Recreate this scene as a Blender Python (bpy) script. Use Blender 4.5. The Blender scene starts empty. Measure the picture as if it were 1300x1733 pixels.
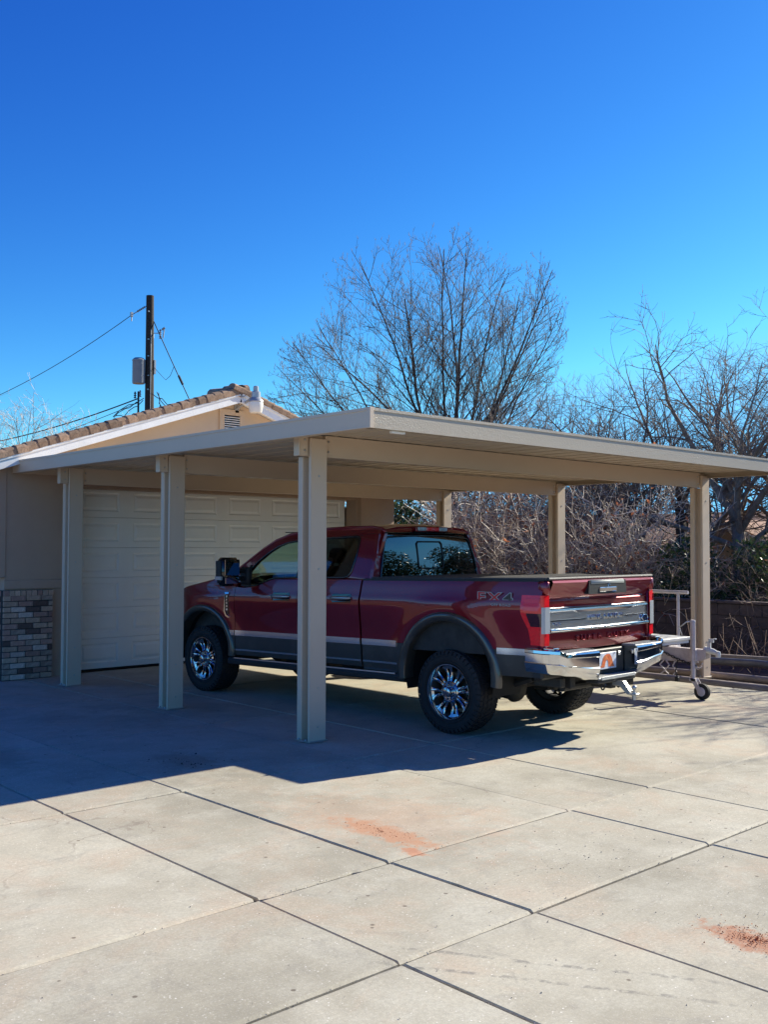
import bpy, bmesh, math, random
import numpy as np
from mathutils import Vector, Matrix, Euler, noise
from mathutils.geometry import tessellate_polygon

SC = bpy.context.scene
COL = SC.collection
rad = math.radians

# ---------------------------------------------------------------- camera
cam_d = bpy.data.cameras.new("camera")
cam = bpy.data.objects.new("camera", cam_d)
COL.objects.link(cam)
SC.camera = cam
cam_d.sensor_fit = 'HORIZONTAL'
cam_d.sensor_width = 36.0
cam_d.lens = 36.0 * 1697.76 / 1300.0
cam_d.clip_start = 0.1
cam_d.clip_end = 2000.0
_R = Vector((0.734975, -0.678088, 0.002832))
_U = Vector((-0.025743, -0.023729, 0.999387))
_F = Vector((0.677605, 0.734598, 0.034896))
cam.matrix_world = Matrix(((_R.x, _U.x, -_F.x, 0.0), (_R.y, _U.y, -_F.y, 0.0),
                           (_R.z, _U.z, -_F.z, 1.83), (0, 0, 0, 1)))

# ---------------------------------------------------------------- sky and sun
SUN_EL, SUN_AZ = rad(31.5), rad(-10.5)       # azimuth measured from +X
sun_dir = Vector((math.cos(SUN_EL) * math.cos(SUN_AZ), math.cos(SUN_EL) * math.sin(SUN_AZ), math.sin(SUN_EL)))
W = bpy.data.worlds.new("World")
SC.world = W
W.use_nodes = True
wn, wl = W.node_tree.nodes, W.node_tree.links
wn.clear()
sky = wn.new('ShaderNodeTexSky')
sky.sky_type = 'NISHITA'
sky.sun_disc = False
sky.sun_elevation = SUN_EL
sky.sun_rotation = rad(90) - SUN_AZ
sky.altitude = 900.0
sky.air_density = 1.0
sky.dust_density = 0.35
sky.ozone_density = 3.0
# clear desert sky: each channel gets a little more contrast, so the zenith is deep and the horizon pale
SKY_S = 0.075
pre = wn.new('ShaderNodeVectorMath'); pre.operation = 'SCALE'; pre.inputs['Scale'].default_value = SKY_S
sep_ = wn.new('ShaderNodeSeparateXYZ')
com_ = wn.new('ShaderNodeCombineXYZ')
wl.new(sky.outputs[0], pre.inputs[0]); wl.new(pre.outputs[0], sep_.inputs[0])
for ci, (ex, k, mx_) in enumerate(((2.2, 2.9, .25), (1.8, 2.75, .365), (1.05, 1.45, .55))):
    mn = wn.new('ShaderNodeMath'); mn.operation = 'MINIMUM'; mn.inputs[1].default_value = mx_
    pw_ = wn.new('ShaderNodeMath'); pw_.operation = 'POWER'; pw_.inputs[1].default_value = ex
    ml = wn.new('ShaderNodeMath'); ml.operation = 'MULTIPLY'; ml.inputs[1].default_value = k / SKY_S
    wl.new(sep_.outputs[ci], mn.inputs[0]); wl.new(mn.outputs[0], pw_.inputs[0]); wl.new(pw_.outputs[0], ml.inputs[0]); wl.new(ml.outputs[0], com_.inputs[ci])
bg = wn.new('ShaderNodeBackground')
bg.inputs['Strength'].default_value = 0.075
wo = wn.new('ShaderNodeOutputWorld')
wl.new(com_.outputs[0], bg.inputs['Color'])
wl.new(bg.outputs[0], wo.inputs['Surface'])

sun_d = bpy.data.lights.new("sun", 'SUN')
sun_d.energy = 5.0
sun_d.angle = rad(0.53)
sun_d.color = (1.0, 0.94, 0.775)
sun = bpy.data.objects.new("sun", sun_d)
COL.objects.link(sun)
sun.rotation_euler = sun_dir.to_track_quat('Z', 'Y').to_euler()
sun.location = (30, -5, 25)

SC.view_settings.view_transform = 'Standard'
SC.view_settings.look = 'None'
SC.view_settings.exposure = 0.84
SC.view_settings.gamma = 1.0
SC.view_settings.use_curve_mapping = False
SC.render.engine = 'CYCLES'
SC.cycles.max_bounces = 8
SC.cycles.transparent_max_bounces = 16
SC.cycles.use_denoising = True
SC.cycles.caustics_reflective = False
SC.cycles.caustics_refractive = False

# ---------------------------------------------------------------- helpers
def mesh_from(name, verts, faces, mats=None, smooth=False, sharp=None, mat_idx=None):
    me = bpy.data.meshes.new(name)
    me.from_pydata([tuple(v) for v in verts], [], [tuple(f) for f in faces])
    if mats is not None:
        for m in (mats if isinstance(mats, (list, tuple)) else [mats]):
            me.materials.append(m)
    if mat_idx is not None:
        me.polygons.foreach_set('material_index', mat_idx)
    if smooth:
        me.polygons.foreach_set('use_smooth', [True] * len(me.polygons))
        if sharp is not None:
            me.set_sharp_from_angle(angle=rad(sharp))
    me.update()
    return me

def link(name, me, parent=None, loc=None, rot=None):
    o = bpy.data.objects.new(name, me)
    COL.objects.link(o)
    if parent is not None:
        o.parent = parent
    if loc is not None:
        o.location = loc
    if rot is not None:
        o.rotation_euler = rot
    return o

def tag(o, label=None, cat=None, group=None, kind=None):
    if label: o['label'] = label
    if cat: o['category'] = cat
    if group: o['group'] = group
    if kind: o['kind'] = kind
    return o

def thing(name, label, cat, loc=(0, 0, 0), rotz=0.0, group=None):
    o = bpy.data.objects.new(name, None)
    COL.objects.link(o)
    o.location = loc
    o.rotation_euler = (0, 0, rotz)
    o.empty_display_size = 0.2
    return tag(o, label, cat, group)

class MB:
    """collects geometry"""
    def __init__(s):
        s.v, s.f, s.m = [], [], []
    def add(s, vs, fs, mi=0):
        b = len(s.v)
        s.v += [tuple(v) for v in vs]
        s.f += [tuple(i + b for i in f) for f in fs]
        s.m += [mi] * len(fs)
        return s
    def box(s, x0, x1, y0, y1, z0, z1, mi=0, M=None, c=0.0):
        if c > 0:
            return s.cbox(x0, x1, y0, y1, z0, z1, c, mi, M)
        vs = [(x0, y0, z0), (x1, y0, z0), (x1, y1, z0), (x0, y1, z0), (x0, y0, z1), (x1, y0, z1), (x1, y1, z1), (x0, y1, z1)]
        if M is not None: vs = [M @ Vector(v) for v in vs]
        return s.add(vs, [(0, 3, 2, 1), (4, 5, 6, 7), (0, 1, 5, 4), (1, 2, 6, 5), (2, 3, 7, 6), (3, 0, 4, 7)], mi)
    def cbox(s, x0, x1, y0, y1, z0, z1, c, mi=0, M=None):
        """box with every edge chamfered by c"""
        X, Y, Z = (x0, x1), (y0, y1), (z0, z1)
        vs, idx = [], {}
        for i in (0, 1):
            for j in (0, 1):
                for k in (0, 1):
                    for ax in range(3):
                        p = [X[i], Y[j], Z[k]]
                        sg = [1 - 2 * i, 1 - 2 * j, 1 - 2 * k]
                        for a in range(3):
                            if a != ax: p[a] += sg[a] * c
                        idx[(i, j, k, ax)] = len(vs)
                        vs.append(Vector(p))
        fs = []
        for ax in range(3):
            o1, o2 = (ax + 1) % 3, (ax + 2) % 3
            for e in (0, 1):
                q = []
                for a, b in ((0, 0), (1, 0), (1, 1), (0, 1)):
                    t = [0, 0, 0]; t[ax] = e; t[o1] = a; t[o2] = b
                    q.append(idx[(*t, ax)])
                fs.append(q if e else q[::-1])
        for ax in range(3):       # edges along ax
            o1, o2 = (ax + 1) % 3, (ax + 2) % 3
            for a in (0, 1):
                for b in (0, 1):
                    t0 = [0, 0, 0]; t0[o1] = a; t0[o2] = b; t1 = list(t0); t1[ax] = 1
                    q = [idx[(*t0, o1)], idx[(*t1, o1)], idx[(*t1, o2)], idx[(*t0, o2)]]
                    fs.append(q[::-1] if (a == b) else q)
        for i in (0, 1):
            for j in (0, 1):
                for k in (0, 1):
                    q = [idx[(i, j, k, 0)], idx[(i, j, k, 1)], idx[(i, j, k, 2)]]
                    fs.append(q if (i + j + k) % 2 else q[::-1])
        if M is not None: vs = [M @ v for v in vs]
        return s.add(vs, fs, mi)
    def tube(s, pts, r, n=8, mi=0, cap=True):
        pts = [Vector(p) for p in pts]
        rs = r if isinstance(r, (list, tuple)) else [r] * len(pts)
        prev = None
        rings = []
        vs, fs = [], []
        for i, p in enumerate(pts):
            if i == 0: d = pts[1] - pts[0]
            elif i == len(pts) - 1: d = pts[-1] - pts[-2]
            else: d = (pts[i + 1] - pts[i]).normalized() + (pts[i] - pts[i - 1]).normalized()
            if d.length < 1e-9: d = Vector((0, 0, 1))
            d.normalize()
            if prev is None:
                a = Vector((0, 0, 1)) if abs(d.z) < 0.9 else Vector((1, 0, 0))
                u = d.cross(a).normalized()
            else:
                u = (prev - d * prev.dot(d))
                u = u.normalized() if u.length > 1e-6 else d.orthogonal().normalized()
            prev = u
            w = d.cross(u)
            for k in range(n):
                t = 2 * math.pi * k / n
                vs.append(p + (u * math.cos(t) + w * math.sin(t)) * rs[i])
        for i in range(len(pts) - 1):
            for k in range(n):
                a, b = i * n + k, i * n + (k + 1) % n
                fs.append((a, b, b + n, a + n))
        if cap:
            fs.append(tuple(range(n))[::-1])
            fs.append(tuple(range((len(pts) - 1) * n, len(pts) * n)))
        return s.add(vs, fs, mi)
    def lathe(s, prof, n=32, M=None, mi=0, close=False):
        """prof: (r, h) pairs turned about local Z"""
        vs, fs = [], []
        for r, h in prof:
            for k in range(n):
                t = 2 * math.pi * k / n
                v = Vector((r * math.cos(t), r * math.sin(t), h))
                vs.append(M @ v if M is not None else v)
        for i in range(len(prof) - 1):
            for k in range(n):
                a, b = i * n + k, i * n + (k + 1) % n
                fs.append((a, b, b + n, a + n))
        if close:
            fs.append(tuple(range(n))[::-1])
            fs.append(tuple(range((len(prof) - 1) * n, len(prof) * n)))
        return s.add(vs, fs, mi)
    def prism(s, poly, axis, a0, a1, mi=0):
        """polygon in the two other axes, extruded along axis; poly holes unsupported"""
        n = len(poly)
        def P(p, a):
            if axis == 0: return (a, p[0], p[1])
            if axis == 1: return (p[0], a, p[1])
            return (p[0], p[1], a)
        vs = [P(p, a0) for p in poly] + [P(p, a1) for p in poly]
        fs = [tuple(range(n))[::-1], tuple(range(n, 2 * n))]
        for i in range(n):
            j = (i + 1) % n
            fs.append((i, j, j + n, i + n))
        return s.add(vs, fs, mi)
    def build(s, name, mats, parent=None, smooth=False, sharp=None, loc=None, rot=None, fix=True):
        me = mesh_from(name, s.v, s.f, mats, False, None, s.m)
        if fix:
            bm = bmesh.new(); bm.from_mesh(me)
            bmesh.ops.recalc_face_normals(bm, faces=bm.faces)
            bm.to_mesh(me); bm.free()
        if smooth:
            me.polygons.foreach_set('use_smooth', [True] * len(me.polygons))
            if sharp is not None: me.set_sharp_from_angle(angle=rad(sharp))
        me.update()
        return link(name, me, parent, loc, rot)

# ---------------------------------------------------------------- materials
def nmat(name):
    m = bpy.data.materials.new(name)
    m.use_nodes = True
    n, l = m.node_tree.nodes, m.node_tree.links
    return m, n, l, n['Principled BSDF']

def principled(name, col, rough=0.5, metal=0.0, coat=0.0, coat_rough=0.03, spec=0.5, var=0.0, vscale=6.0, bump=0.0, bscale=80.0,
               rand=0.0, grime=None, gscale=1.5, gamt=0.5, detail=6.0, emis=None):
    m, n, l, b = nmat(name)
    b.inputs['Base Color'].default_value = (*col, 1)
    b.inputs['Roughness'].default_value = rough
    b.inputs['Metallic'].default_value = metal
    b.inputs['Specular IOR Level'].default_value = spec
    b.inputs['Coat Weight'].default_value = coat
    b.inputs['Coat Roughness'].default_value = coat_rough
    src = None
    tc = n.new('ShaderNodeTexCoord')
    def noise_node(scale, det=detail, rg=0.6):
        t = n.new('ShaderNodeTexNoise'); t.inputs['Scale'].default_value = scale
        t.inputs['Detail'].default_value = det; t.inputs['Roughness'].default_value = rg
        l.new(tc.outputs['Object'], t.inputs['Vector']); return t
    if var > 0 or rand > 0 or grime:
        rgb = n.new('ShaderNodeRGB'); rgb.outputs[0].default_value = (*col, 1)
        src = rgb.outputs[0]
        if var > 0:
            t = noise_node(vscale)
            mr = n.new('ShaderNodeMapRange'); mr.inputs['From Min'].default_value = 0.3; mr.inputs['From Max'].default_value = 0.7
            mr.inputs['To Min'].default_value = 1 - var; mr.inputs['To Max'].default_value = 1 + var
            l.new(t.outputs['Fac'], mr.inputs['Value'])
            mx = n.new('ShaderNodeVectorMath'); mx.operation = 'SCALE'
            l.new(src, mx.inputs[0]); l.new(mr.outputs[0], mx.inputs['Scale']); src = mx.outputs[0]
        if rand > 0:
            oi = n.new('ShaderNodeObjectInfo')
            mr = n.new('ShaderNodeMapRange'); mr.inputs['To Min'].default_value = 1 - rand; mr.inputs['To Max'].default_value = 1 + rand
            l.new(oi.outputs['Random'], mr.inputs['Value'])
            mx = n.new('ShaderNodeVectorMath'); mx.operation = 'SCALE'
            l.new(src, mx.inputs[0]); l.new(mr.outputs[0], mx.inputs['Scale']); src = mx.outputs[0]
        if grime:
            t = noise_node(gscale, 8, 0.7)
            cr = n.new('ShaderNodeMapRange'); cr.inputs['From Min'].default_value = 0.5; cr.inputs['From Max'].default_value = 0.75
            cr.inputs['To Max'].default_value = gamt
            l.new(t.outputs['Fac'], cr.inputs['Value'])
            mx = n.new('ShaderNodeMix'); mx.data_type = 'RGBA'
            l.new(cr.outputs[0], mx.inputs['Factor']); l.new(src, mx.inputs[6]); mx.inputs[7].default_value = (*grime, 1)
            src = mx.outputs[2]
        l.new(src, b.inputs['Base Color'])
    if bump > 0:
        t = noise_node(bscale, 4, 0.6)
        bp = n.new('ShaderNodeBump'); bp.inputs['Strength'].default_value = bump; bp.inputs['Distance'].default_value = 0.01
        l.new(t.outputs['Fac'], bp.inputs['Height']); l.new(bp.outputs[0], b.inputs['Normal'])
    return m

def glass_mat(name, tint, ior=1.5, rough=0.0, boost=1.0):
    """thin window glass: tinted see-through plus Fresnel mirror"""
    m, n, l, b = nmat(name)
    n.remove(b)
    out = n['Material Output']
    tr = n.new('ShaderNodeBsdfTransparent'); tr.inputs[0].default_value = (*tint, 1)
    gl = n.new('ShaderNodeBsdfGlossy'); gl.inputs['Roughness'].default_value = rough
    fr = n.new('ShaderNodeFresnel'); fr.inputs['IOR'].default_value = ior
    mu = n.new('ShaderNodeMath'); mu.operation = 'MULTIPLY'; mu.inputs[1].default_value = boost; mu.use_clamp = True
    l.new(fr.outputs[0], mu.inputs[0])
    mx = n.new('ShaderNodeMixShader')
    l.new(mu.outputs[0], mx.inputs[0]); l.new(tr.outputs[0], mx.inputs[1]); l.new(gl.outputs[0], mx.inputs[2])
    l.new(mx.outputs[0], out.inputs['Surface'])
    return m

def leaf_mat(name, col, trans=0.35, rough=0.55, var=0.3):
    m, n, l, b = nmat(name)
    out = n['Material Output']
    oi = n.new('ShaderNodeTexCoord'); t = n.new('ShaderNodeTexNoise'); t.inputs['Scale'].default_value = 2.3; t.inputs['Detail'].default_value = 5
    l.new(oi.outputs['Object'], t.inputs['Vector'])
    mr = n.new('ShaderNodeMapRange'); mr.inputs['From Min'].default_value = .3; mr.inputs['From Max'].default_value = .7
    mr.inputs['To Min'].default_value = 1 - var; mr.inputs['To Max'].default_value = 1 + var
    l.new(t.outputs['Fac'], mr.inputs['Value'])
    vm = n.new('ShaderNodeVectorMath'); vm.operation = 'SCALE'; vm.inputs[0].default_value = col
    l.new(mr.outputs[0], vm.inputs['Scale'])
    l.new(vm.outputs[0], b.inputs['Base Color'])
    b.inputs['Roughness'].default_value = rough
    td = n.new('ShaderNodeBsdfTranslucent'); l.new(vm.outputs[0], td.inputs[0])
    mx = n.new('ShaderNodeMixShader'); mx.inputs[0].default_value = trans
    l.new(b.outputs[0], mx.inputs[1]); l.new(td.outputs[0], mx.inputs[2]); l.new(mx.outputs[0], out.inputs['Surface'])
    return m

def concrete_material():
    m, n, l, b = nmat("concrete")
    geo = n.new('ShaderNodeNewGeometry')
    oi = n.new('ShaderNodeObjectInfo')
    def noise_(scale, det=6, rg=0.6, vec=None, dist=0.0):
        t = n.new('ShaderNodeTexNoise'); t.inputs['Scale'].default_value = scale; t.inputs['Detail'].default_value = det
        t.inputs['Roughness'].default_value = rg; t.inputs['Distortion'].default_value = dist
        l.new(vec or geo.outputs['Position'], t.inputs['Vector']); return t.outputs['Fac']
    def rng(x, a, c, lo=0.0, hi=1.0):
        q = n.new('ShaderNodeMapRange'); q.inputs['From Min'].default_value = a; q.inputs['From Max'].default_value = c
        q.inputs['To Min'].default_value = lo; q.inputs['To Max'].default_value = hi
        l.new(x, q.inputs['Value']); return q.outputs[0]
    def mix(f, a, c, mode='MIX'):
        q = n.new('ShaderNodeMix'); q.data_type = 'RGBA'; q.blend_type = mode
        if isinstance(f, float): q.inputs['Factor'].default_value = f
        else: l.new(f, q.inputs['Factor'])
        for k, v in ((6, a), (7, c)):
            if isinstance(v, tuple): q.inputs[k].default_value = (*v, 1)
            else: l.new(v, q.inputs[k])
        return q.outputs[2]
    def math_(op, a, c):
        q = n.new('ShaderNodeMath'); q.operation = op
        for k, v in enumerate((a, c)):
            if isinstance(v, (int, float)): q.inputs[k].default_value = v
            else: l.new(v, q.inputs[k])
        return q.outputs[0]
    base = mix(rng(noise_(0.55, 5, 0.65), .35, .65), (0.318, 0.290, 0.222), (0.525, 0.480, 0.372))
    base = mix(rng(noise_(1.9, 7, 0.7), .46, .66, 0, .7), base, (0.56, 0.53, 0.43))
    base = mix(rng(noise_(1.1, 6, 0.7, dist=.6), .50, .70, 0, .6), base, (0.49, 0.335, 0.225))      # warm rust blush
    base = mix(rng(noise_(3.3, 8, 0.75, dist=1.2), .54, .72, 0, .65), base, (0.26, 0.24, 0.205))     # grey smudges
    # fine broom texture and sand flecks
    base = mix(rng(noise_(48, 5, 0.75), .38, .66, 0, .5), base, (0.30, 0.27, 0.215))
    base = mix(rng(noise_(85, 4, 0.7), .55, .70, 0, .55), base, (0.66, 0.62, 0.53))
    vo = n.new('ShaderNodeTexVoronoi'); vo.inputs['Scale'].default_value = 34; l.new(geo.outputs['Position'], vo.inputs['Vector'])
    fl = math_('MULTIPLY', rng(vo.outputs['Distance'], .17, .08), rng(noise_(7, 3), .5, .58))
    base = mix(fl, base, (0.78, 0.74, 0.66))
    vo2 = n.new('ShaderNodeTexVoronoi'); vo2.inputs['Scale'].default_value = 5; l.new(geo.outputs['Position'], vo2.inputs['Vector'])
    fl2 = math_('MULTIPLY', rng(vo2.outputs['Distance'], .065, .045), 0.75)
    base = mix(fl2, base, (0.10, 0.07, 0.05))
    # broom drag marks and thin hairline cracks
    mpb = n.new('ShaderNodeMapping'); mpb.inputs['Scale'].default_value = (5, 140, 1); l.new(geo.outputs['Position'], mpb.inputs[0])
    base = mix(math_('MULTIPLY', rng(noise_(1.0, 4, .6, vec=mpb.outputs[0]), .5, .68), rng(noise_(.8, 3), .42, .6, .08, .38)), base, (0.29, 0.27, 0.225))
    wv = n.new('ShaderNodeVectorMath'); wv.operation = 'MULTIPLY_ADD'; wn_ = n.new('ShaderNodeTexNoise'); wn_.inputs['Scale'].default_value = 2.2; wn_.inputs['Detail'].default_value = 6
    l.new(geo.outputs['Position'], wn_.inputs['Vector']); l.new(wn_.outputs['Color'], wv.inputs[0]); wv.inputs[1].default_value = (.8, .8, .0); l.new(geo.outputs['Position'], wv.inputs[2])
    vc = n.new('ShaderNodeTexVoronoi'); vc.feature = 'DISTANCE_TO_EDGE'; vc.inputs['Scale'].default_value = .42; l.new(wv.outputs[0], vc.inputs['Vector'])
    base = mix(math_('MULTIPLY', rng(vc.outputs['Distance'], .0028, .0008), rng(noise_(.5, 2), .52, .58, 0, .35)), base, (0.16, 0.11, 0.09))
    # old tyre scuffs
    mps = n.new('ShaderNodeMapping'); mps.inputs['Rotation'].default_value = (0, 0, .55); mps.inputs['Scale'].default_value = (.9, 9, 1); l.new(geo.outputs['Position'], mps.inputs[0])
    base = mix(rng(noise_(1.0, 7, .75, vec=mps.outputs[0]), .60, .78, 0, .42), base, (0.20, 0.185, 0.16))
    # faint broken tyre-tread prints near the camera
    spx = n.new('ShaderNodeSeparateXYZ'); l.new(geo.outputs['Position'], spx.inputs[0])
    ux = math_('SUBTRACT', spx.outputs[0], 3.17); uy = math_('SUBTRACT', spx.outputs[1], 3.09)
    al = math_('ADD', math_('MULTIPLY', ux, .535), math_('MULTIPLY', uy, -.845))
    ac = math_('ADD', math_('MULTIPLY', ux, .845), math_('MULTIPLY', uy, .535))
    ac = math_('ADD', ac, math_('MULTIPLY', math_('SUBTRACT', noise_(1.3, 3), .5), .10))
    dash = rng(noise_(16, 5, .7), .46, .56)
    for off in (0.0, .19):
        dd = math_('ABSOLUTE', math_('SUBTRACT', ac, off), 0)
        mk = math_('MULTIPLY', math_('MULTIPLY', rng(dd, .020, .008), dash), math_('MULTIPLY', rng(al, -.35, -.1), rng(al, 1.35, 1.05)))
        base = mix(math_('MULTIPLY', mk, .62), base, (0.17, 0.16, 0.145))
    # per-slab tone
    sc = n.new('ShaderNodeVectorMath'); sc.operation = 'SCALE'
    l.new(base, sc.inputs[0]); l.new(rng(oi.outputs['Random'], 0, 1, .93, 1.06), sc.inputs['Scale'])
    base = sc.outputs[0]
    # clay and leaf stains lying on the slabs: centre, half sizes, colour, amount
    sep = n.new('ShaderNodeSeparateXYZ'); l.new(geo.outputs['Position'], sep.inputs[0])
    warp = noise_(6, 7, .75); warp2 = noise_(22, 6, .8)
    for cx, cy, rx, ry, col, amt in ((4.42, 4.80, .15, .50, (0.47, 0.21, 0.105), .75), (4.50, 2.34, .13, .24, (0.38, 0.165, 0.09), .85),
                                     (4.27, 4.36, .05, .10, (0.46, 0.15, 0.06), .7), (4.62, 7.45, .2, .5, (0.26, 0.19, 0.13), .45),
                                     (3.45, 8.9, .3, .8, (0.24, 0.20, 0.14), .35), (4.62, 5.0, .6, 1.0, (0.50, 0.30, 0.19), .25),
                                     (9.0, 3.4, .7, .4, (0.20, 0.18, 0.15), .45)):
        dx = math_('DIVIDE', math_('SUBTRACT', sep.outputs[0], cx), rx)
        dy = math_('DIVIDE', math_('SUBTRACT', sep.outputs[1], cy), ry)
        d = math_('SQRT', math_('ADD', math_('MULTIPLY', dx, dx), math_('MULTIPLY', dy, dy)), 0)
        d = math_('ADD', d, math_('MULTIPLY', math_('SUBTRACT', warp, .5), 3.2))
        d = math_('ADD', d, math_('MULTIPLY', math_('SUBTRACT', warp2, .5), 1.6))
        base = mix(rng(d, 1.05, .55, 0, amt), base, col)
    l.new(base, b.inputs['Base Color'])
    b.inputs['Roughness'].default_value = .82
    b.inputs['Specular IOR Level'].default_value = .35
    bp = n.new('ShaderNodeBump'); bp.inputs['Strength'].default_value = .35; bp.inputs['Distance'].default_value = .004
    h = math_('ADD', math_('MULTIPLY', noise_(160, 4, .7), .6), math_('MULTIPLY', noise_(14, 5, .6), 1.2))
    l.new(h, bp.inputs['Height']); l.new(bp.outputs[0], b.inputs['Normal'])
    return m

MAT = {}
MAT['concrete'] = concrete_material()
MAT['joint'] = principled('joint_filler', (0.032, 0.023, 0.014), .95, var=.3, vscale=30)
MAT['soil'] = principled('bare_soil', (0.17, 0.105, 0.065), .95, var=.45, vscale=3, bump=.8, bscale=18, grime=(.09, .06, .04), gscale=2)
MAT['clay'] = principled('clay_crumbs', (0.42, 0.13, 0.045), .95, var=.3, vscale=60)
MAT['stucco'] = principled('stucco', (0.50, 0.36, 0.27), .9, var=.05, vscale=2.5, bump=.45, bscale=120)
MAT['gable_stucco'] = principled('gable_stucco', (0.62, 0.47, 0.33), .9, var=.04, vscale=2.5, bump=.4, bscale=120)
MAT['trim_brown'] = principled('door_trim_brown', (0.34, 0.24, 0.18), .8, var=.06)
MAT['white_paint'] = principled('white_paint', (0.86, 0.86, 0.85), .5, var=.05, vscale=5, bump=.08, bscale=40, grime=(.5, .46, .4), gscale=3, gamt=.25)
MAT['door_paint'] = principled('garage_door_paint', (0.85, 0.86, 0.87), .45, var=.03, vscale=3, bump=.06, bscale=160)
MAT['tile'] = principled('roof_tile_clay', (0.30, 0.195, 0.13), .9, var=.35, vscale=14, rand=.35, bump=.5, bscale=60, grime=(.12, .09, .07), gscale=9, gamt=.6)
MAT['mortar'] = principled('mortar', (0.075, 0.065, 0.06), .95, var=.2, vscale=30)
MAT['bricks'] = [principled('brick_' + nm, c, .9, var=.25, vscale=22, rand=.18, bump=.6, bscale=90, grime=g, gscale=14, gamt=.6)
                 for nm, c, g in (('tan', (.55, .39, .29), (.17, .13, .11)), ('rose', (.42, .26, .21), (.15, .10, .09)),
                                  ('grey', (.38, .29, .235), (.55, .45, .37)), ('dark', (.15, .105, .09), (.06, .045, .04)),
                                  ('pale', (.60, .50, .43), (.22, .18, .16)))]
MAT['alu'] = principled('painted_aluminium', (0.62, 0.50, 0.385), .42, var=.02, vscale=3, bump=.10, bscale=180, spec=.5)
MAT['alu_face'] = None
MAT['ceiling_alu'] = principled('patio_roof_underside', (0.62, 0.53, 0.42), .5, var=.03, vscale=4, bump=.25, bscale=60)
MAT['bolt'] = principled('zinc_bolt', (.5, .5, .5), .35, metal=1)
def fascia_material():
    m, n, l, b = nmat('embossed_fascia')
    tc = n.new('ShaderNodeTexCoord')
    t1 = n.new('ShaderNodeTexNoise'); t1.inputs['Scale'].default_value = 115; t1.inputs['Detail'].default_value = 3
    mp = n.new('ShaderNodeMapping'); mp.inputs['Scale'].default_value = (1, 1, .6)
    l.new(tc.outputs['Object'], mp.inputs[0]); l.new(mp.outputs[0], t1.inputs['Vector'])
    bp = n.new('ShaderNodeBump'); bp.inputs['Strength'].default_value = .9; bp.inputs['Distance'].default_value = .0055
    l.new(t1.outputs['Fac'], bp.inputs['Height']); l.new(bp.outputs[0], b.inputs['Normal'])
    b.inputs['Base Color'].default_value = (.50, .425, .33, 1)
    b.inputs['Roughness'].default_value = .27
    return m
MAT['alu_face'] = fascia_material()
MAT['wood_pole'] = principled('creosote_wood', (.045, .035, .028), .9, var=.4, vscale=20, bump=.5, bscale=30)
MAT['galv'] = principled('galvanised_steel', (.42, .42, .41), .45, metal=.6, var=.15, vscale=10)
MAT['grey_paint'] = principled('grey_enamel', (.30, .32, .34), .4, var=.05)
MAT['black_plastic'] = principled('black_plastic', (.018, .018, .02), .5)
MAT['wire'] = principled('black_wire', (.03, .03, .035), .6)
MAT['porcelain'] = principled('porcelain', (.35, .36, .38), .2)
MAT['lamp_metal'] = principled('cast_aluminium', (.40, .41, .42), .35, metal=.35)
MAT['lamp_lens'] = principled('milky_lens', (.75, .73, .68), .25)
MAT['bark'] = principled('tree_bark', (.175, .155, .14), .9, var=.3, vscale=9)
MAT['bark_pale'] = principled('pale_bark', (.25, .195, .155), .9, var=.3, vscale=9)
MAT['bark_dark'] = principled('dark_bark', (.085, .068, .06), .9, var=.3, vscale=9)
MAT['twig_pale'] = principled('pale_twigs', (.60, .50, .40), .5, var=.35, vscale=6)
MAT['twig_brown'] = principled('brown_twigs', (.27, .19, .145), .8, var=.3, vscale=6)
MAT['leaf_dark'] = leaf_mat('evergreen_leaves', (.045, .085, .028), .25, .32)
MAT['leaf_olive'] = leaf_mat('olive_leaves', (.09, .10, .045), .35, .5)
MAT['leaf_rust'] = leaf_mat('dead_rust_leaves', (.46, .17, .08), .4, .7)
MAT['shingle'] = principled('brown_shingles', (.24, .135, .10), .9, var=.25, vscale=14, rand=.15, bump=.3)
MAT['block'] = principled('block_wall', (.115, .085, .075), .95, var=.2, vscale=10, rand=.12, bump=.5, bscale=60)
MAT['pipe'] = principled('weathered_pipe', (.24, .20, .175), .5, var=.2, vscale=5, grime=(.12, .10, .09), gscale=4)
MAT['pipe_pale'] = principled('pale_board', (.42, .36, .30), .7, var=.2, vscale=5)
# ================================================================ ground and driveway
def tag_struct(o):
    o['kind'] = 'structure'; return o

gm = MB()
gm.add([(-600, -600, -.12), (600, -600, -.12), (600, 600, -.12), (-600, 600, -.12)], [(0, 1, 2, 3)])
tag_struct(gm.build('ground', MAT['soil']))

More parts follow.
